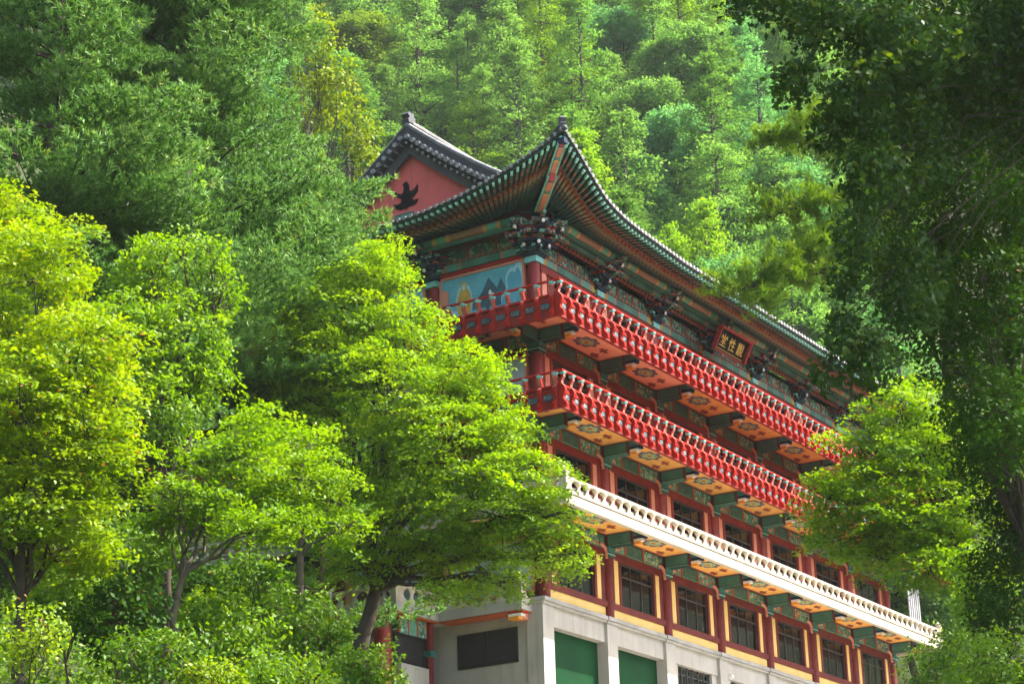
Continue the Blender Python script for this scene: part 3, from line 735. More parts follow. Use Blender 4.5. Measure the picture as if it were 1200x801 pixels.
# eaves: boards, rafters, tile ends
def eave_pt(side, u, fr, dz=0.):
    """point between the inner support (fr 0) and the tile edge (fr 1)"""
    e, z = (eF if side == 'f' else eL)(u); n = LX if side == 'f' else LY
    uu = u if u < n / 2 else n - u
    g = max(0, (z - 12.75) / 1.5)
    if uu < 2.4: ui = -.25 + (uu + 3.4) / 5.8 * 2.65
    else: ui = uu
    if u >= n / 2: ui = n - ui
    inner = Vector(side_M(side)(ui, .30, 13.20 + .40 * g)); outer = Vector(side_M(side)(u, e, z - .02))
    p = inner.lerp(outer, fr); p.z += -.10 * math.sin(fr * math.pi) + dz; return p
def eave(side):
    n = LX if side == 'f' else LY
    us = np.linspace(-3.38, n + 3.38, 130)
    # sheathing boards above the rafters
    v = []; f = []; fr = [0, .3, .6, .8, .985]
    for u in us:
        for q in fr: v.append(eave_pt(side, u, q, .10 if q < .7 else .13))
    m = len(fr); f = [(i * m + j, i * m + j + 1, (i + 1) * m + j + 1, (i + 1) * m + j) for i in range(len(us) - 1) for j in range(m - 1)]
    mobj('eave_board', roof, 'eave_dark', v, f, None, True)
    def strip(nm, mt, q, dz, wd, ht):
        path = [eave_pt(side, u, q, dz) for u in us]; o = Vector(side_M(side)(0, 1, 0))
        vv, ff = sweep(path, lambda i, p: [p + o * a * wd / 2 + Vector((0, 0, b * ht / 2)) for a, b in ((-1, -1), (1, -1), (1, 1), (-1, 1))])
        mobj(nm, roof, mt, vv, ff)
    strip('rafter_end_board', 'red_brown', .672, .06, .06, .07)
    strip('eave_fascia', 'green_dark', .972, .11, .05, .08)
    strip('tile_bed', 'tile_grey', .99, .165, .10, .07)
    pitch = .275; cnt = int((n + 6.7) / pitch)
    for i in range(cnt + 1):
        u = -3.3 + i * (n + 6.6) / cnt
        a = eave_pt(side, u, .12, -.0); b = eave_pt(side, u, .655, -.01)
        if -3.2 < u < n + 3.2: rod('round_rafter', roof, 'rafter_round', a, b, .068, 8)
        barz('flying_rafter', roof, 'rafter_flying', eave_pt(side, u, .55, .085), eave_pt(side, u, .965, .045), .085, .10)
        e = eave_pt(side, u, 1.0, .20); o = Vector(side_M(side)(0, 1, 0))
        if u < 2: o = (o + Vector(side_M(side)(-1, 0, 0)) * .5 * min(1, max(0, (2 - u) / 5))).normalized()
        rod('tile_end', roof, 'tile_white', e - o * .10, e + o * .04, .075, 10)
eave('f'); eave('l')
# corner rafter
tip = Vector((-3.36, -3.36, 14.22))
barz('corner_rafter', roof, 'hip_timber', (-.70, -.70, 13.14), (-2.15, -2.15, 13.55), .20, .28)
barz('corner_rafter', roof, 'hip_timber', (-1.85, -1.85, 13.60), (-3.24, -3.24, 14.13), .17, .24)
for s in (1, -1):
    o = Vector((s * .10, -s * .10, 0))
    barz('rafter_trim', roof, 'cyan_paint', Vector((-.7, -.7, 13.06)) + o, Vector((-2.15, -2.15, 13.47)) + o, .05, .10)
    barz('rafter_trim', roof, 'cyan_paint', Vector((-1.95, -1.95, 13.56)) + o * .9, Vector((-3.2, -3.2, 14.05)) + o * .9, .05, .08)
box('rafter_nose', roof, 'navy_paint', -3.36, -3.12, -3.36, -3.12, 13.98, 14.16)

# ridges
def ridge(nm, path, h0, h1, wd):
    up = Vector((0, 0, 1)); n = len(path)
    def ring(lo, hi, wq):
        def sec(i, p):
            d = (Vector(path[min(i + 1, n - 1)]) - Vector(path[max(i - 1, 0)])); s = Vector((d.y, -d.x, 0)).normalized(); p = Vector(p)
            return [p + s * -wq / 2 + up * lo, p + s * wq / 2 + up * lo, p + s * wq / 2 + up * hi, p + s * -wq / 2 + up * hi]
        return sec
    r = mobj(nm, roof, 'tile_grey', *sweep(path, ring(h0, h1, wd)))
    k = (h1 - h0)
    for a, b, q, m in ((.30, .36, wd + .06, 'barge_grey'), (.62, .68, wd + .06, 'barge_grey'), (.84, .92, wd + .08, 'mortar')):
        mobj('ridge_course', roof, m, *sweep(path, ring(h0 + k * a, h0 + k * b, q)))
    def cap(i, p):
        d = (Vector(path[min(i + 1, n - 1)]) - Vector(path[max(i - 1, 0)])); s = Vector((d.y, -d.x, 0)).normalized(); p = Vector(p)
        return [p + s * (wd * .5 * math.cos(t)) + up * (h1 + .002 + .12 * math.sin(t)) for t in np.linspace(0, math.pi, 7)]
    mobj('ridge_cap', roof, 'mortar', *sweep(path, cap), None)
hip = []
for i in range(15):
    q = i / 14; x = -3.3 + q * (GAB + .4 + 3.3); 
    ys = np.linspace(-3.4, 6, 300); dd = [abs(roofF(x, y) - roofL(x, y)) for y in ys]
    y = float(ys[int(np.argmin(dd))]); hip.append((x, y, min(roofF(x, y), roofL(x, y))))
hip[0] = (-3.3, -3.3, 14.36)
for i in range(1, len(hip) - 1): hip[i] = tuple((np.array(hip[i - 1]) + np.array(hip[i]) + np.array(hip[i + 1])) / 3) if i > 1 else hip[i]
ridge('hip_ridge', hip, -.02, .26, .24)
ridge('hip_ridge', [(x, LY - y, z) for x, y, z in hip], -.02, .26, .24)
yv = np.linspace(1.55, YM, 16)
ridge('verge_ridge', [(GAB + .22, y, roofF(GAB + 1, y)) for y in yv] , .0, .52, .30)
ridge('verge_ridge', [(GAB + .22, LY - y, roofF(GAB + 1, y)) for y in yv], .0, .52, .30)
ridge('main_ridge', [(GAB + .3 + q * (LX - 2 * GAB - .6), YM, ZRIDGE) for q in np.linspace(0, 1, 12)], -.05, .62, .34)
# ridge-end ornament: curled fish-tail tile
orn = [(-.25, 0), (-.30, .25), (-.18, .42), (-.34, .60), (-.20, .82), (-.05, .70), (.02, .86), (.14, .72), (.10, .55), (.24, .46), (.18, .28), (.34, .15), (.36, 0)]
v, f = prism([(GAB + .30 + a * .9, 19.14 + b * .55) for a, b in orn], YM - .16, YM + .16, 'y'); mobj('ridge_ornament', roof, 'tile_grey', v, f)
orn2 = [(-.16, 0), (-.20, .16), (-.12, .22), (-.17, .36), (-.05, .46), (.05, .40), (.08, .26), (.14, .20), (.18, 0)]
Mo = Matrix.Translation((-3.22, -3.22, 14.52)) @ Matrix.Rotation(math.pi / 4, 4, 'Z')
v, f = prism([(a, b) for a, b in orn2], -.10, .10, 'y'); obj('hip_ornament', roof, new_mesh('hip_ornament', v, f, 'tile_grey'), Mo)
obj('hip_ornament', roof, new_mesh('hip_tile_face', *lathe([(.10, -.03), (.11, 0), (.08, .04), (.03, .06)], 10), 'tile_grey'), Matrix.Translation((-3.46, -3.46, 14.42)) @ Matrix.Rotation(math.pi / 4, 4, 'Z') @ Matrix.Rotation(-math.pi / 2, 4, 'Y'))

# gable
def rake(y): return roofF(GAB + 1, y)
ys = list(np.linspace(.2, YM, 20)); ysf = ys + [LY - y for y in ys[::-1][1:]]
wall_pts = [(y, max(rake(y) - .40, 13.2)) for y in ysf]
mobj('gable_wall', roof, 'gable_red', *prism([(ysf[0], 13.1)] + wall_pts + [(ysf[-1], 13.1)], GAB + .55, GAB + .70, 'x'))
for sgn in (0, 1):
    yy = [y if sgn == 0 else LY - y for y in ys]
    path = [(GAB + .34, y, rake(y)) for y in yy]
    def sec(i, p, a=-.66, b=-.16, t=.05): return [Vector((p[0] - t, p[1], p[2] + a)), Vector((p[0] + t, p[1], p[2] + a)), Vector((p[0] + t, p[1], p[2] + b)), Vector((p[0] - t, p[1], p[2] + b))]
    mobj('bargeboard', roof, 'barge_grey', *sweep(path, sec))
    mobj('verge_soffit', roof, 'barge_grey', *sweep([(GAB + .32, y, rake(y)) for y in yy], lambda i, p: [Vector((p[0] - .36, p[1], p[2] - .12)), Vector((p[0] + .36, p[1], p[2] - .12)), Vector((p[0] + .36, p[1], p[2] - .02)), Vector((p[0] - .36, p[1], p[2] - .02))]))
    q = 1.3
    while q < YM - .05:
        y = q if sgn == 0 else LY - q; z = rake(q)
        rod('verge_tile', roof, 'tile_white', (GAB - .12, y, z + .02), (GAB + .3, y, z + .06), .095, 10)
        rod('verge_tile', roof, 'tile_white', (GAB + .02, y + .11, z - .17), (GAB + .3, y + .11, z - .15), .06, 8)
        q += .255
EM = [(232, 462), (245, 480), (248, 515), (262, 520), (285, 500), (297, 478), (297, 520), (275, 550), (262, 562), (280, 572), (300, 565), (285, 595), (255, 608), (235, 615), (232, 632), (225, 620), (195, 632), (170, 625), (153, 602), (180, 600), (200, 592), (205, 570), (175, 555), (158, 520), (180, 535), (205, 540), (215, 525), (218, 500), (212, 480)]
def ray(px, py): return FW + RV * (px - 600) / F_PX - UV * (py - 400.5) / F_PX
def on_x(px, py, X): d = ray(px, py); t = (X - CAM[0]) / d[0]; return CAM + t * d
em = [on_x(430 + .2 * a, 120 + .2 * b, GAB + .53)[1:] for a, b in EM]
v, f = prism([tuple(p) for p in em], GAB + .50, GAB + .549, 'x'); mobj('gable_emblem', roof, 'black_paint', v, f)
pl = [on_x(430 + .2 * a, 120 + .2 * b, GAB + .53)[1:] for a, b in ((172, 690), (268, 690), (268, 645), (172, 662))]
y0, y1 = min(p[0] for p in pl), max(p[0] for p in pl); zt = pl[2][1]
gv = box('gable_vent', roof, 'green_pale', GAB + .50, GAB + .549, y0, y1, zt - .75, zt)
for a in ((y0 - .06, y0, zt - .75, zt + .06), (y1, y1 + .06, zt - .75, zt + .06), (y0, y1, zt, zt + .06)): box('gable_vent_rim', roof, 'mortar', GAB + .48, GAB + .548, *a)

# ------------------------------------------------------------------ name board
sb = empty('name_board', (12.6, -1.2, 11.4), 'black name board with gold characters and red frame under the front eave', 'sign')
tilt = math.atan2(.42, .85)
SB = Matrix.Translation((12.68, -1.26, 11.80)) @ Matrix.Rotation(tilt, 4, 'X') @ Matrix.Diagonal((.93, 1, .90, 1))
def sbox(n, m, x0, x1, y0, y1, z0, z1, parent=sb):
    return obj(n, parent, cubeM(m), SB @ Matrix.Translation(((x0 + x1) / 2, (y0 + y1) / 2, (z0 + z1) / 2)) @ Matrix.Diagonal((x1 - x0, y1 - y0, z1 - z0, 1)))
bd = sbox('board', 'black_paint', -1.30, 1.26, 0, .06, -.46, .46)
for n, a in (('frame', (-1.40, 1.42, -.14, .08, .46, .56)), ('frame', (-1.36, 1.36, -.06, .08, -.53, -.46)), ('frame', (-1.38, -1.30, -.10, .08, -.46, .46)), ('frame', (1.26, 1.40, -.13, .08, -.46, .46))): sbox(n, 'red_dark', *a)
sbox('frame_line', 'gold_paint', -1.2, 1.2, -.012, -.002, -.40, -.38); 
# strokes of the three characters, read from the right, drawn in a 10 x 10 cell
CH = {0: [(1, 9, 2.2, 8.2), (5, 9.8, 5, 8.2), (9, 9, 7.8, 8.2), (.6, 7.8, 9.4, 7.8), (.6, 7.8, .6, 6.8), (9.4, 7.8, 9.4, 6.8), (3, 6.6, 7, 6.6), (3, 6.6, 3, 4.8), (7, 6.6, 7, 4.8), (3, 4.8, 7, 4.8), (1.6, 3.2, 8.4, 3.2), (5, 4.8, 5, .8), (.4, .8, 9.6, .8)],
      1: [(2, 9.8, 2, .2), (.6, 7.5, 1, 5.5), (3, 7.8, 3.4, 6), (5.2, 9, 4.2, 6.6), (4.6, 7.4, 9.2, 7.4), (4.8, 4.4, 9, 4.4), (6.9, 9.8, 6.9, .8), (3.8, .8, 9.8, .8)],
      2: [(.4, 9, 4.8, 9), (1.6, 9.8, 1.6, 8.2), (3.6, 9.8, 3.6, 8.2), (.6, 7.6, 2.2, 7.6), (.6, 6.4, 2.2, 6.4), (.6, 7.6, .6, 6.4), (2.2, 7.6, 2.2, 6.4), (3, 7.6, 4.6, 7.6), (3, 6.4, 4.6, 6.4), (3, 7.6, 3, 6.4), (4.6, 7.6, 4.6, 6.4), (1, 5.6, 1, .6), (1, 5.2, 4.8, 5.2), (1, 3.7, 4.4, 3.7), (1, 2.2, 4.4, 2.2), (1, .7, 4.8, .7), (3, 6, 3, .7),
          (5.8, 9.4, 9, 9.4), (5.8, 9.4, 5.8, 3.6), (9, 9.4, 9, 3.6), (5.8, 7.5, 9, 7.5), (5.8, 5.6, 9, 5.6), (5.8, 3.6, 9, 3.6), (6.6, 3.6, 5.2, .4), (8, 3.6, 8, .8), (8, .6, 9.8, .6), (9.8, .6, 9.8, 1.8)]}
for c_, strokes in CH.items():
    V = []; Fc = []; cx = (-.76, 0, .76)[c_]; sc = .054
    for x0, z0, x1, z1 in strokes:
        a = Vector((cx + (x0 - 5) * sc, -.012, (z0 - 5) * sc)); b = Vector((cx + (x1 - 5) * sc, -.012, (z1 - 5) * sc)); d = (b - a).normalized(); s = Vector((-d.z, 0, d.x)) * .019; a -= d * .02; b += d * .02
        o = len(V); q = [a - s, b - s, b + s, a + s]; V += q + [p + Vector((0, .014, 0)) for p in q]
        Fc += [tuple(o + i for i in t) for t in ((0, 1, 2, 3), (7, 6, 5, 4), (0, 4, 5, 1), (1, 5, 6, 2), (2, 6, 7, 3), (3, 7, 4, 0))]
    obj('character', sb, new_mesh('character', V, Fc, 'gold_paint'), SB)
for s in (-1, 1): rod('hanger', sb, 'dark_metal', tuple(SB @ Vector((s * .9, .04, .5))), (12.68 + s * .9, -.75, 12.5), .03, 6)
#TREES#
# ------------------------------------------------------------------ vegetation
def at(px, py, a):
    """point seen at a pixel of the photograph, a metres ahead"""
    d = ray(px, py); return CAM + d * (a / (d @ HEAD))
def scale_at(a): return a * 1.05 / F_PX
def rot_from(n):
    """frames whose third axis is n (N x 3)"""
    n = n / np.linalg.norm(n, axis=1, keepdims=True); r = rng.normal(size=n.shape)
    t = np.cross(n, r); t /= np.linalg.norm(t, axis=1, keepdims=True) + 1e-9
    return t, np.cross(n, t), n
def fast_mesh(name, v, k, m, tone=None):
    """v: (faces*k) x 3, each face its own k corners"""
    v = np.ascontiguousarray(v, np.float32).reshape(-1, 3); nf = len(v) // k
    me = bpy.data.meshes.new(name); me.vertices.add(len(v)); me.vertices.foreach_set('co', v.ravel())
    me.loops.add(len(v)); me.loops.foreach_set('vertex_index', np.arange(len(v), dtype=np.int32))
    me.polygons.add(nf); me.polygons.foreach_set('loop_start', np.arange(0, len(v), k, dtype=np.int32)); me.polygons.foreach_set('loop_total', np.full(nf, k, np.int32))
    if tone is not None:
        at_ = me.attributes.new('tone', 'FLOAT', 'FACE'); at_.data.foreach_set('value', np.asarray(tone, np.float32))
    me.materials.append(MATS[m]); me.update(calc_edges=True); return me
def leaf_quads(c, n, size, ratio=.6):
    t, b, n = rot_from(n); s = size[:, None]
    # pointed leaf, folded a little along its middle
    return np.stack([c - t * s * .5, c + b * s * ratio * .5 + n * s * .08, c + t * s * .55, c - b * s * ratio * .5 + n * s * .08], 1)
def tubes(paths, n=6):
    """paths: list of (points, radii) -> verts, faces"""
    V = []; Fc = []
    for pts, rad in paths:
        pts = [Vector(p) for p in pts]; o = len(V); m = len(pts)
        for i, p in enumerate(pts):
            d = pts[min(i + 1, m - 1)] - pts[max(i - 1, 0)]; d.normalize(); s = d.orthogonal().normalized() if abs(d.z) > .9 else d.cross(Vector((0, 0, 1))).normalized(); u = d.cross(s)
            for k in range(n): a = 2 * math.pi * k / n; V.append(p + (s * math.cos(a) + u * math.sin(a)) * rad[i])
        for i in range(m - 1):
            for k in range(n): j = (k + 1) % n; Fc.append((o + i * n + k, o + i * n + j, o + (i + 1) * n + j, o + (i + 1) * n + k))
    return V, Fc
def bend(p0, p1, n=5, sag=.0, wob=.08):
    p0, p1 = Vector(p0), Vector(p1); L = (p1 - p0).length
    return [p0.lerp(p1, i / n) + Vector((random.uniform(-1, 1), random.uniform(-1, 1), random.uniform(-.5, .5))) * L * wob * (0 < i < n) + Vector((0, 0, sag * L * math.sin(math.pi * i / n))) for i in range(n + 1)]

def clump_leaves(cc, cn, per, rad, thick, size, tilt, ctone):
    """leaves spread over flat sprays: cc centres, cn spray normals"""
    N = len(cc); idx = np.repeat(np.arange(N), per)
    t, b, n = rot_from(cn)
    rr = rad * np.sqrt(rng.random(N * per)) * rng.uniform(.6, 1.15, N)[idx]; th = rng.random(N * per) * 6.283
    off = t[idx] * (rr * np.cos(th))[:, None] + b[idx] * (rr * np.sin(th))[:, None] + n[idx] * (rng.normal(size=N * per) * thick - .25 * rr * rr / rad)[:, None]
    c = cc[idx] + off; nn = n[idx] + rng.normal(size=(N * per, 3)) * tilt
    s = size * rng.uniform(.65, 1.35, N * per)
    tone = np.clip(ctone[idx] + rng.normal(size=N * per) * .16, 0, .95); tone[rng.random(N * per) < .008] = 1
    return leaf_quads(c, nn, s), tone

def broadleaf(name, label, cat, blobs, base, leafmat, leaf, dens=1., per=26, rad=.42, tilt=.5, flat=.55, trunk_r=.16, bark='bark', group=None, tone0=.5, droop=0., shell=.5, fork=None, twigs=10, thick=.09):
    """blobs: (px, py, a, rx_px, ry_px[, depth_m]) lobes of the crown"""
    root = empty(name, base, label, cat, group)
    Q = []; T = []; paths = []; base = Vector(base)
    cs = [Vector(at(b[0], b[1], b[2])) for b in blobs]
    mid = sum(cs, Vector((0, 0, 0))) / len(cs)
    fk = Vector(fork) if fork is not None else base.lerp(Vector((mid.x, mid.y, base.z + (mid.z - base.z) * .45)), 1.0)
    paths.append((bend(base - Vector((0, 0, .5)), fk, 6, 0, .03), np.linspace(trunk_r * 1.25, trunk_r * .75, 7)))
    for bl, c in zip(blobs, cs):
        s = scale_at(bl[2]); rx, rz = bl[3] * s, bl[4] * s; rd = bl[5] if len(bl) > 5 else rx
        area = 4 * math.pi * ((rx * rz) ** 1.6 / 3 + (rx * rd) ** 1.6 / 3 + (rz * rd) ** 1.6 / 3) ** (1 / 1.6)
        nc = max(6, int(area / (rad * rad * 3.14) * 1.5 * dens))
        u = rng.normal(size=(nc, 3)); u /= np.linalg.norm(u, axis=1, keepdims=True)
        r = (shell + (1 - shell) * rng.random(nc)) * rng.uniform(.80, 1.18, nc)
        loc = u * r[:, None]
        p = np.array(c) + loc[:, :1] * SIDE * rx + loc[:, 1:2] * HEAD * rd + loc[:, 2:] * UPV * rz
        out = loc[:, :1] * SIDE + loc[:, 1:2] * HEAD + loc[:, 2:] * UPV * .8
        cn = out * (1 - flat) + UPV * flat + rng.normal(size=(nc, 3)) * .18 - UPV * droop * rng.random((nc, 1))
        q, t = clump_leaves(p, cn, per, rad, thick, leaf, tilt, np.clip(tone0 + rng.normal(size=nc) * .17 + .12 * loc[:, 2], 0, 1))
        Q.append(q); T.append(t)
        rl = trunk_r * (.30 + .30 * random.random())
        limb = bend(fk, c, 6, .06, .06); paths.append((limb, np.linspace(rl, rl * .3, 7)))
        for j in range(min(twigs, nc)):
            paths.append((bend(limb[random.randint(4, 6)], p[j], 4, .04, .07), np.linspace(rl * .32, .008, 5)))
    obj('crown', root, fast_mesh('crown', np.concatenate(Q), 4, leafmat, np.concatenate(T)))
    obj('trunk', root, new_mesh('trunk', *tubes(paths), bark, None, True))
    return root

def tufts(tip, d, per, L, wd, tone):
    """pine needle tufts: thin triangles fanning from shoot tips"""
    N = len(tip); idx = np.repeat(np.arange(N), per); d = d / np.linalg.norm(d, axis=1, keepdims=True)
    k = N * per; dirs = d[idx] * .8 + rng.normal(size=(k, 3)) * .62; dirs /= np.linalg.norm(dirs, axis=1, keepdims=True)
    o = tip[idx] - d[idx] * (rng.random(k) * L * .7)[:, None]; l = L * rng.uniform(.7, 1.2, k)
    sd = np.cross(dirs, rng.normal(size=(k, 3))); sd /= np.linalg.norm(sd, axis=1, keepdims=True) + 1e-9
    q = np.stack([o - sd * wd, o + sd * wd, o + dirs * l[:, None]], 1)
    return q, np.clip(tone[idx] + rng.normal(size=k) * .1, 0, 1)
def conifer_parts(H, R0, zfrac=.12, whorl=.8, per_tuft=10, L=.26, wd=.018, up=.18, step=.34, dens=1., asym=0., power=.8, nb=(5, 8)):
    """local tree: trunk up z, whorled branches carrying side twigs and needle tufts"""
    tips = []; dirs = []; tone = []; paths = [([(0, 0, -1), (.1, 0, H * .3), (0, .1, H * .65), (0, 0, H)], [R0 * .055 + .06, R0 * .045 + .04, R0 * .03 + .02, .02])]
    z = H * zfrac
    while z < H * .985:
        f = 1 - (z - H * zfrac) / (H * (1 - zfrac)); r = R0 * (f ** power) * random.uniform(.8, 1.12) + .25
        for b in range(random.randint(*nb)):
            th = random.uniform(0, 6.283); rb = r * random.uniform(.72, 1.1) * (1 + asym * math.cos(th)); e = up + .35 * (1 - f) + random.uniform(-.1, .1)
            dv = Vector((math.cos(th), math.sin(th), 0)); zz = z + random.uniform(-.13, .13) * whorl
            pt = lambda q: Vector((0, 0, zz)) + dv * rb * q + Vector((0, 0, rb * (e * q + .10 * q * q - .10 * q)))
            paths.append(([pt(q) for q in (0, .33, .66, 1)], [.022 + rb * .010, .018 + rb * .006, .014, .006]))
            side = Vector((-dv.y, dv.x, 0)); q = .22
            while q < 1.0:
                p = pt(q); tw = rb * (.50 * (1 - q) + .12) * random.uniform(.7, 1.2)
                for sgn in (-1, 1):
                    td = (side * sgn * .8 + dv * .6 + Vector((0, 0, .12))).normalized()
                    m = max(1, int(tw / step * 1.3 * dens))
                    for j in range(1, m + 1):
                        tp = p + td * tw * j / m + Vector((random.gauss(0, .06), random.gauss(0, .06), random.gauss(.02, .06)))
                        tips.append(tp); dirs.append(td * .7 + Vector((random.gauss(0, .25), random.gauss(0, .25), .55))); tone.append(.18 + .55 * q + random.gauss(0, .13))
                q += step / rb * 1.05 / dens
            for _ in range(3):
                tips.append(pt(1) + Vector((random.gauss(0, .1), random.gauss(0, .1), random.gauss(0, .05)))); dirs.append(dv + Vector((random.gauss(0, .3), random.gauss(0, .3), .6))); tone.append(.75 + random.gauss(0, .12))
        z += whorl * random.uniform(.75, 1.2) * (.6 + .5 * f)
    return np.array([tuple(t) for t in tips]), np.array([tuple(t) for t in dirs]), np.array(tone), paths
def conifer(name, label, cat, base, H, R0, m, group=None, bark='bark', **kw):
    root = empty(name, base, label, cat, group); o = np.array(base)
    pt = {k: kw.pop(k) for k in ('per_tuft', 'L', 'wd') if k in kw}
    tips, dirs, tone, paths = conifer_parts(H, R0, **kw)
    q, t = tufts(tips + o, dirs, pt.get('per_tuft', 10), pt.get('L', .26), pt.get('wd', .018), np.clip(tone, 0, 1))
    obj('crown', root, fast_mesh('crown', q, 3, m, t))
    obj('trunk', root, new_mesh('trunk', *tubes([([Vector(p) + Vector(base) for p in ps], r) for ps, r in paths]), bark, None, True))
    return root
def gpt(px, a, dz=0.):
    """ground point below image column px at distance a"""
    d = ray(px, 600); p = CAM + d * (a / (d @ HEAD)); return (float(p[0]), float(p[1]), float(ground_z(p[0], p[1])) + dz)

# --- near trees, left to right
broadleaf('maple_tree', 'yellow-green maple with orange-tipped leaves at the left edge of the picture', 'tree',
    [(40, 330, 38, 85, 90), (-40, 300, 39, 80, 110), (90, 420, 37, 80, 70), (20, 470, 36.5, 110, 85), (110, 520, 37.5, 62, 70), (40, 590, 37, 95, 60), (-60, 480, 38, 90, 120), (10, 255, 39.5, 50, 45), (125, 455, 38.5, 45, 55), (70, 640, 38.5, 70, 35)],
    gpt(45, 39), 'leaf_yellow', .095, 2.1, 64, .46, .42, .80, .15, twigs=12, thick=.05)
broadleaf('ash_tree', 'light green feathery young tree between the yellow maple and the tall pine', 'tree',
    [(180, 320, 46, 55, 42), (150, 385, 45, 55, 55), (215, 400, 45.5, 60, 55), (190, 470, 45, 60, 55), (235, 440, 46, 40, 50), (170, 290, 46.5, 25, 22), (215, 290, 46.5, 22, 20), (246, 302, 46.2, 26, 26), (262, 340, 46, 26, 36)],
    gpt(195, 46), 'leaf_green', .115, 1.6, 44, .46, .65, .60, .13, twigs=14, thick=.07)
broadleaf('honey_locust_tree', 'slender forked tree with flat layered light green crown on the left slope', 'tree',
    [(215, 585, 40, 60, 28), (260, 540, 40.5, 62, 34), (300, 500, 41, 45, 34), (190, 620, 40, 34, 22), (330, 610, 40.5, 44, 24), (290, 620, 40, 50, 22), (250, 600, 41, 50, 25)],
    gpt(208, 40), 'leaf_green', .095, 1.8, 54, .46, .45, .82, .10, thick=.05, bark='bark_pale', twigs=10, fork=tuple(at(212, 680, 40)), tone0=.55)
broadleaf('locust_tree', 'slim tree with mossy pale trunk under the big maple crown', 'tree',
    [(350, 560, 43, 52, 42), (390, 580, 43.5, 45, 36), (345, 600, 43, 45, 30), (320, 560, 44, 40, 40), (400, 620, 43, 36, 28), (360, 520, 44, 45, 40)],
    gpt(346, 43), 'leaf_green', .095, 1.8, 54, .46, .45, .82, .11, thick=.05, bark='bark_pale', twigs=10, fork=tuple(at(352, 650, 43)), tone0=.62)
broadleaf('maple_tree', 'big bright green maple spreading in front of the temple corner', 'tree',
    [(430, 320, 57, 58, 42), (400, 360, 57, 80, 50), (470, 385, 56.5, 70, 55), (375, 430, 57, 85, 60), (455, 455, 55.5, 90, 60), (540, 440, 56, 58, 50), (340, 480, 57, 60, 60), (420, 530, 56, 95, 60), (520, 520, 55, 90, 60), (590, 510, 55.5, 50, 45), (610, 560, 55, 60, 50), (560, 590, 55, 85, 48), (480, 600, 55, 80, 45), (640, 605, 55, 46, 42), (655, 650, 55, 40, 30), (530, 690, 55, 42, 14), (590, 682, 55, 38, 16), (590, 645, 55.5, 60, 32), (520, 650, 56, 60, 30), (430, 600, 57, 60, 40), (460, 300, 58, 30, 25), (420, 660, 56, 50, 24), (340, 400, 58, 45, 45), (560, 480, 56, 45, 40)],
    tuple(at(418, 775, 57)), 'leaf_maple', .11, 1.9, 66, .56, .42, .82, .24, twigs=12, thick=.05, fork=tuple(at(440, 690, 57)), tone0=.58)
broadleaf('maple_tree', 'rounded bright green maple in front of the right end of the balconies', 'tree',
    [(1052, 482, 52, 48, 38), (1008, 525, 52, 42, 40), (1065, 540, 52, 70, 48), (970, 585, 51.5, 40, 40), (1020, 590, 51.5, 70, 48), (1090, 590, 52, 70, 60), (985, 632, 51.5, 46, 24), (1030, 655, 51.5, 36, 18), (1100, 520, 53, 60, 70), (1150, 560, 53, 70, 70), (1050, 635, 52, 60, 28), (1060, 450, 52.5, 26, 22), (1120, 640, 52, 60, 40), (1090, 665, 51, 50, 30), (1135, 665, 51, 40, 34)],
    gpt(1190, 53), 'leaf_maple', .11, 2.0, 64, .54, .42, .82, .12, twigs=10, thick=.05, tone0=.50, fork=tuple(at(1120, 640, 52.5)))
# dark shaded trees on the right, close to the camera
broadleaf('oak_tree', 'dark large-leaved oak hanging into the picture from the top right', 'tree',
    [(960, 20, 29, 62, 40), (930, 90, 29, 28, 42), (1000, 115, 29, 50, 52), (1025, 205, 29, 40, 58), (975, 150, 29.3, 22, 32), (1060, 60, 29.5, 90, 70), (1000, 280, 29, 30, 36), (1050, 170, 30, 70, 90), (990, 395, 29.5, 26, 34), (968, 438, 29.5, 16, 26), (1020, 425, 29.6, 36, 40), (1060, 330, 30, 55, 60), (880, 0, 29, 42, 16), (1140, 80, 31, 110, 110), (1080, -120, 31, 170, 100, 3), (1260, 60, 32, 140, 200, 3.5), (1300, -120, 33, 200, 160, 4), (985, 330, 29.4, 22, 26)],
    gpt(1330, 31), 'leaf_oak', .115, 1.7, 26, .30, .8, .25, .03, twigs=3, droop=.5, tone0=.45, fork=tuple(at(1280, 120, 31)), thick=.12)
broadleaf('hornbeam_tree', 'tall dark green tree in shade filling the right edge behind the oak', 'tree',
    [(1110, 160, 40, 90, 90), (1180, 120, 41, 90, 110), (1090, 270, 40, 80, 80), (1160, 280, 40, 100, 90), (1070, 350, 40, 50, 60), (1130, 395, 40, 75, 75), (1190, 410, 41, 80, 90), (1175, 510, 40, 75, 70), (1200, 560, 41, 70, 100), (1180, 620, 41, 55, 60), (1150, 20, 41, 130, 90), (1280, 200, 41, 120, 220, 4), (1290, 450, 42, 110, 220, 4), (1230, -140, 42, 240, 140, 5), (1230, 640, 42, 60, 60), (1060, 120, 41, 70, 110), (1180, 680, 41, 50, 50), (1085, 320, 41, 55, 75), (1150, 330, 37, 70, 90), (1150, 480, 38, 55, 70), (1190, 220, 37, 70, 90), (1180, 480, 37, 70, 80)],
    gpt(1290, 45), 'leaf_dark', .10, 1.8, 42, .46, .5, .7, .10, twigs=4, tone0=.42)
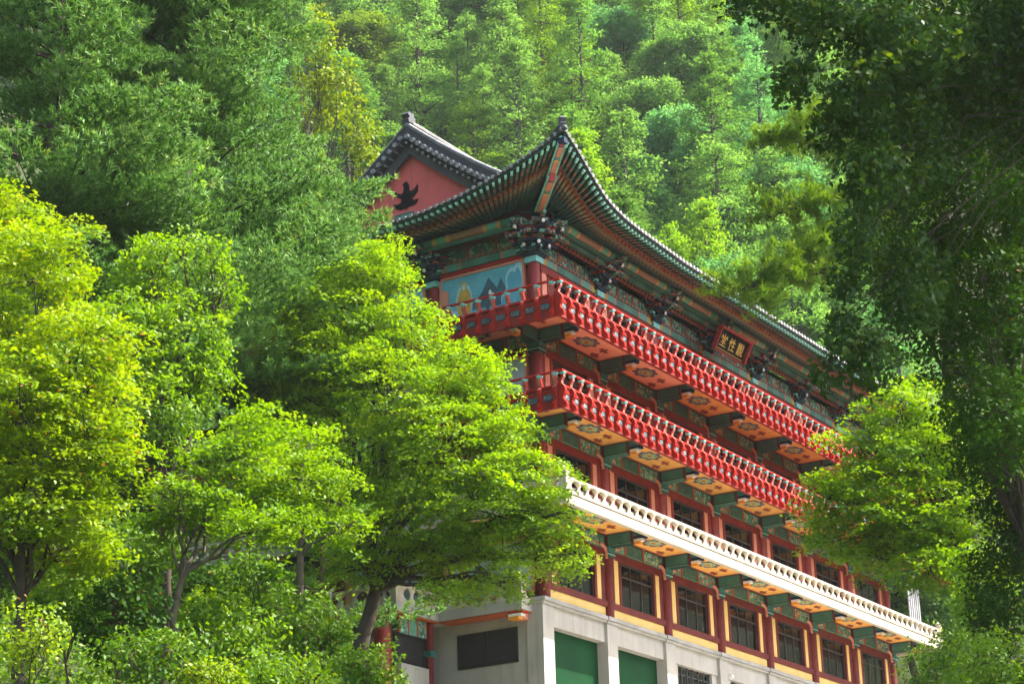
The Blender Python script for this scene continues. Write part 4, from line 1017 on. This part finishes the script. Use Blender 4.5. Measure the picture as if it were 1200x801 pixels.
def pine_right():
    base = gpt(1120, 58); root = empty('pine_tree', base, 'pine with a bare brown limb reaching left in front of the hillside', 'tree')
    b = Vector(base); tr = Vector(at(1100, 60, 58)); paths = [(bend(b, tr, 6, 0, .015), np.linspace(.32, .12, 7))]
    tips = []; dirs = []; tone = []
    for (x0, y0, pts) in ((1105, 235, [(1050, 262), (1000, 262), (965, 280), (930, 305), (880, 335), (850, 345)]), (1105, 190, [(1060, 205), (1000, 225), (940, 240), (900, 255)]), (1100, 150, [(1050, 160), (990, 175), (930, 165), (905, 160)]), (1108, 270, [(1060, 290), (1010, 300), (960, 320), (920, 330)]), (1100, 110, [(1040, 120), (990, 135), (955, 140)])):
        P = [Vector(at(x0, y0, 58))] + [Vector(at(x, y, 58 - .5 * i)) for i, (x, y) in enumerate(pts)]
        paths.append((P, np.linspace(.11, .02, len(P))))
        for i in range(1, len(P)):
            for j in range(15):
                p = P[i - 1].lerp(P[i], random.random()); td = Vector((random.gauss(0, 1), random.gauss(0, 1), random.gauss(.1, .35))).normalized(); L = random.uniform(.3, 1.1) * (1.15 if i > 1 else .6)
                e = p + td * L; paths.append(([p, p.lerp(e, .5) + Vector((0, 0, .05)), e], [.018, .012, .006]))
                for q in range(12):
                    tips.append(p.lerp(e, random.uniform(.3, 1.05)) + Vector((random.gauss(0, .12), random.gauss(0, .12), random.gauss(.03, .08)))); dirs.append(td * .5 + Vector((random.gauss(0, .3), random.gauss(0, .3), .7))); tone.append(random.gauss(.55, .2))
    q, t = tufts(np.array([tuple(x) for x in tips]), np.array([tuple(x) for x in dirs]), 16, .24, .018, np.clip(np.array(tone), 0, 1))
    obj('crown', root, fast_mesh('crown', q, 3, 'needle_right', t)); obj('trunk', root, new_mesh('trunk', *tubes(paths), 'bark', None, True))
pine_right()
# --- tall pines on the left
conifer('pine_tree', 'tall dark blue-green pine whose broad crown fills the upper left', 'tree', gpt(204, 60), 31.0, 7.5, 'needle_pine', zfrac=.10, whorl=1.6, per_tuft=13, L=.22, wd=.024, up=.20, step=.33, dens=1.45, nb=(8, 10), power=.72)
conifer('pine_tree', 'second tall pine in the upper left corner with darker shaded branches', 'tree', gpt(40, 54), 29.0, 5.6, 'needle_pine', zfrac=.16, whorl=1.3, per_tuft=13, L=.22, wd=.024, up=.14, step=.34, dens=1.4, nb=(8, 10), power=.72)
conifer('pine_tree', 'smaller pine half hidden behind the big maple crown', 'tree', gpt(374, 63), 18.0, 3.1, 'needle_pine', zfrac=.12, whorl=.9, per_tuft=13, L=.22, wd=.024, up=.12, step=.38, dens=1.1, nb=(7, 9), power=.8)
broadleaf('birch_tree', 'yellowish tree peeping out along the right edge of the tall pine', 'tree',
    [(368, 45, 84, 32, 38), (394, 100, 84, 34, 42), (420, 150, 84, 32, 36), (432, 195, 84, 26, 32), (370, 120, 85, 40, 60), (438, 235, 84, 20, 30)],
    gpt(380, 85), 'leaf_birch', .20, .9, 22, .5, .7, .4, .2, twigs=8, tone0=.7)

# --- shrubs and undergrowth on the left slope and at the lower right
SHRUBS = [  # px, py, a, rx, ry, material, leaf, label
    (35, 745, 34, 40, 46, 'leaf_yellow', .09, 'yellow-green bush in the bottom left corner'),
    (150, 640, 43, 65, 45, 'leaf_bush', .12, 'light leafy shrub behind the dark trunk at the left'),
    (130, 720, 39, 60, 45, 'leaf_dark', .12, 'dark hollow shrub between two thin trunks at the lower left'),
    (190, 770, 36, 60, 34, 'leaf_bush', .10, 'pale low shrub along the bottom edge at the left'),
    (270, 735, 41, 60, 45, 'leaf_green', .12, 'green shrub at the foot of the forked slender tree'),
    (300, 680, 45, 45, 38, 'leaf_bush', .12, 'bright shrub in the gap under the layered crowns'),
    (90, 690, 46, 60, 50, 'leaf_green', .12, 'rounded green shrub uphill from the dark hollow shrub'),
    (370, 735, 42, 45, 50, 'leaf_bush', .11, 'leafy shrub left of the leaning maple trunk'),
    (420, 785, 40, 40, 24, 'leaf_bush', .10, 'low yellowish bush at the foot of the concrete podium'),
    (330, 790, 37, 70, 26, 'leaf_green', .10, 'wide low shrub on the bottom edge under the slim mossy trunk'),
    (250, 795, 36, 50, 22, 'leaf_yellow', .09, 'small yellow-green shrub on the bottom edge'),
    (230, 690, 47, 50, 40, 'leaf_dark', .12, 'shaded shrub behind the forked slender tree'),
    (1135, 765, 45, 48, 52, 'leaf_bush', .08, 'feathery yellowish shrub below the end of the white balustrade'),
    (1090, 790, 47, 40, 38, 'leaf_bush', .08, 'light feathery shrub hiding the right end of the podium windows'),
    (1155, 700, 47, 44, 42, 'leaf_green', .10, 'fresh green shrub beside the white vent pipes'),
    (1180, 720, 43, 40, 46, 'leaf_dark', .10, 'dark clipped-looking shrub at the lower right edge'),
    (1165, 785, 40, 85, 45, 'leaf_green', .10, 'light green ground shrub in the bottom right corner'),
    (1150, 665, 46, 45, 34, 'leaf_green', .11, 'small-leaved shrub under the dark tree at the right'),
]
for px, py, a, rx, ry, m, lf, lab in SHRUBS:
    c = at(px, py, a); s = scale_at(a); gz = float(ground_z(c[0], c[1])); bs = (float(c[0]), float(c[1]), min(gz, float(c[2]) - ry * s))
    bl = [(px, py, a, rx, ry)] + [(px + random.uniform(-.7, .7) * rx, py + random.uniform(-.5, .6) * ry, a + random.uniform(-.6, .6), rx * .55, ry * .55) for _ in range(4)]
    broadleaf('shrub', lab, 'shrub', bl, bs, m, lf, .9, 22, .30, .65, .45, .05, twigs=10)
def undergrowth():
    # loose leaf cover over the slope: nobody could count it
    n = 3600; a = rng.uniform(30, 66, n); pxs = rng.uniform(-80, 470, n); P = []
    for i in range(n):
        d = ray(pxs[i], 600); p = CAM + d * (a[i] / (d @ HEAD)); P.append((p[0], p[1], float(ground_z(p[0], p[1])) + rng.random() ** 2 * 1.3))
    P = np.array(P); ok = P[:, 0] < -4.5; P = P[ok]
    n2 = 1000; a = rng.uniform(34, 56, n2); pxs = rng.uniform(1040, 1300, n2); P2 = []
    for i in range(n2):
        d = ray(pxs[i], 600); p = CAM + d * (a[i] / (d @ HEAD)); P2.append((p[0], p[1], float(ground_z(p[0], p[1])) + rng.random() ** 2 * 1.2))
    P = np.concatenate([P, np.array(P2)]); N = len(P)
    q, t = clump_leaves(P, UPV + rng.normal(size=(N, 3)) * .4, 24, .38, .12, .13, .6, np.clip(rng.normal(size=N) * .2 + .5, 0, 1))
    tag(obj('undergrowth', None, fast_mesh('undergrowth', q, 4, 'leaf_bush', t)), 'loose green undergrowth covering the slope', 'undergrowth', None, 'stuff')
undergrowth()

# --- hillside forest: a few tree shapes, copied
def far_conifer(H, R0, seed, feather):
    random.seed(seed); tips, dirs, tone, paths = conifer_parts(H, R0, zfrac=.18, whorl=1.15, up=.02 if feather else .12, step=.62, dens=1.0, power=.75, nb=(5, 7))
    k = len(tips); per = 13; idx = np.repeat(np.arange(k), per)
    c = tips[idx] + rng.normal(size=(k * per, 3)) * np.array([.26, .26, .10]); n = UPV + rng.normal(size=(k * per, 3)) * .55
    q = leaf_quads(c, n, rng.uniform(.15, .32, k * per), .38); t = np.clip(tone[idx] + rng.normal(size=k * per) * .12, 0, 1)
    return fast_mesh('crown', q, 4, 'leaf_far', t), new_mesh('trunk', *tubes(paths), 'bark', None, True)
def far_broad(H, R0, seed):
    random.seed(seed); Q = []; T = []; paths = [(bend((0, 0, -1), (0, 0, H * .5), 4, 0, .03), np.linspace(.24, .12, 5))]
    for i in range(13):
        th = random.uniform(0, 6.28); zz = random.uniform(.42, .96); rr = R0 * random.uniform(.1, .72) * (1.15 - abs(zz - .6) * 1.4)
        c = np.array([rr * math.cos(th), rr * math.sin(th), H * zz]); rad = R0 * random.uniform(.26, .46)
        nc = int(34 * rad * rad) + 10; u = rng.normal(size=(nc, 3)); u /= np.linalg.norm(u, axis=1, keepdims=True); u *= (.55 + .5 * rng.random((nc, 1)))
        p = c + u * rad * np.array([1, 1, .75]); q, t = clump_leaves(p, u * .45 + UPV * .6 + rng.normal(size=(nc, 3)) * .2, 30, .55, .14, .20, .6, np.clip(.5 + rng.normal(size=nc) * .16 + .15 * u[:, 2], 0, 1)); Q.append(q); T.append(t)
        paths.append((bend((0, 0, H * random.uniform(.3, .5)), c, 4, .05, .06), np.linspace(.10, .02, 5)))
    return fast_mesh('crown', np.concatenate(Q), 4, 'leaf_far', np.concatenate(T)), new_mesh('trunk', *tubes(paths), 'bark', None, True)
KINDS_ = [('larch_tree', far_conifer(16, 3.6, 1, True), 'feathery larch'), ('larch_tree', far_conifer(14, 3.9, 2, True), 'wide feathery larch'), ('pine_tree', far_conifer(15, 3.3, 3, False), 'layered pine'),
          ('broadleaf_tree', far_broad(12, 4.2, 4), 'round leafy tree'), ('broadleaf_tree', far_broad(11, 3.8, 5), 'bushy tree'), ('pine_tree', far_conifer(17, 3.0, 6, False), 'slim pine')]
TINTS = [('pale green', (.95, 1.05, 1.1)), ('blue-green', (.75, 1.05, 1.6)), ('bright green', (1.15, 1.18, .6)), ('yellow-green', (1.3, 1.15, .7)), ('deep green', (.68, .82, .75))]
random.seed(21)
ZONES = [(430, 'above the tall left pines'), (600, 'behind the gable'), (720, 'behind the upturned roof corner'), (860, 'above the long eave'), (980, 'left of the dark oak'), (2000, 'behind the dark oak')]
def hillside():
    spots = []; a = 98.
    while a < 232:
        b = -.27 * a + random.uniform(0, 5)
        while b < .28 * a:
            aa = a + random.uniform(-2.2, 2.2); bb = b + random.uniform(-1.6, 1.6)
            p = CAM + HEAD * aa + SIDE * bb; spots.append((float(p[0]), float(p[1]), aa, bb)); b += 5.7
        a += 5.4
    named = {}
    for x, y, aa, bb in spots:
        if y > -2 and x < 27 and y < 24: continue
        px = 600 + F_PX * bb / (aa * 1.06)
        if px < 250 and random.random() < .45: continue
        if px > 1080 or px < 60: continue
        k = random.choices(range(6), (6, 5, 5, 2, 2, 5))[0]; nm, (cm, tm), kl = KINDS_[k]
        tn, tc = random.choices(TINTS, (7, 5 if px > 680 else 2, 3, .5, 3))[0]
        z = float(ground_z(x, y)); sc = random.uniform(.8, 1.3)
        zone = next(l for lim, l in ZONES if px < lim); row = 'low' if aa < 140 else 'halfway up' if aa < 180 else 'high'
        M = Matrix.Translation((x, y, z - .4)) @ Matrix.Rotation(random.uniform(0, 6.28), 4, 'Z') @ Matrix.Diagonal((sc, sc, sc * random.uniform(.9, 1.15), 1))
        r = bpy.data.objects.new(nm, None); link(r, None, M); tag(r, None, 'tree', 'trees on the hillside behind the temple')
        named.setdefault(f'hazy {tn} {kl} {row} {zone}', []).append((px, r))
        f = random.uniform(.85, 1.15)
        for n_, me in (('crown', cm), ('trunk', tm)):
            o = bpy.data.objects.new(n_, me); link(o, r, M); o.color = (tc[0] * f, tc[1] * f, tc[2] * f, 1)
    for lab, l in named.items():
        l.sort(key=lambda q: q[0])
        for i, (_, r) in enumerate(l):
            r['label'] = lab if len(l) == 1 else (('leftmost', 'second', 'third', 'fourth', 'fifth', 'sixth', 'seventh', 'eighth', 'ninth')[min(i, 8)] + ' ' + lab if i < len(l) - 1 else 'rightmost ' + lab)
hillside()

# ------------------------------------------------------------------ haze in the valley air
hz = bpy.data.materials.new('haze_air'); hz.use_nodes = True; n_ = hz.node_tree.nodes; n_.clear()
ho = n_.new('ShaderNodeOutputMaterial'); pv = n_.new('ShaderNodeVolumePrincipled'); pv.inputs['Density'].default_value = .00010
pv.inputs['Color'].default_value = (.92, .96, 1, 1); pv.inputs['Anisotropy'].default_value = .2
hz.node_tree.links.new(pv.outputs[0], ho.inputs['Volume']); MATS['haze_air'] = hz
def haze():
    c = CAM + HEAD * 130 + SIDE * 10
    M = Matrix.Translation((c[0], c[1], 78)) @ Matrix.Rotation(YAW, 4, 'Z') @ Matrix.Diagonal((420, 420, 200, 1))
    tag(obj('haze', None, new_mesh('haze', CUBE_V, CUBE_F, 'haze_air'), M), kind='stuff')
haze()
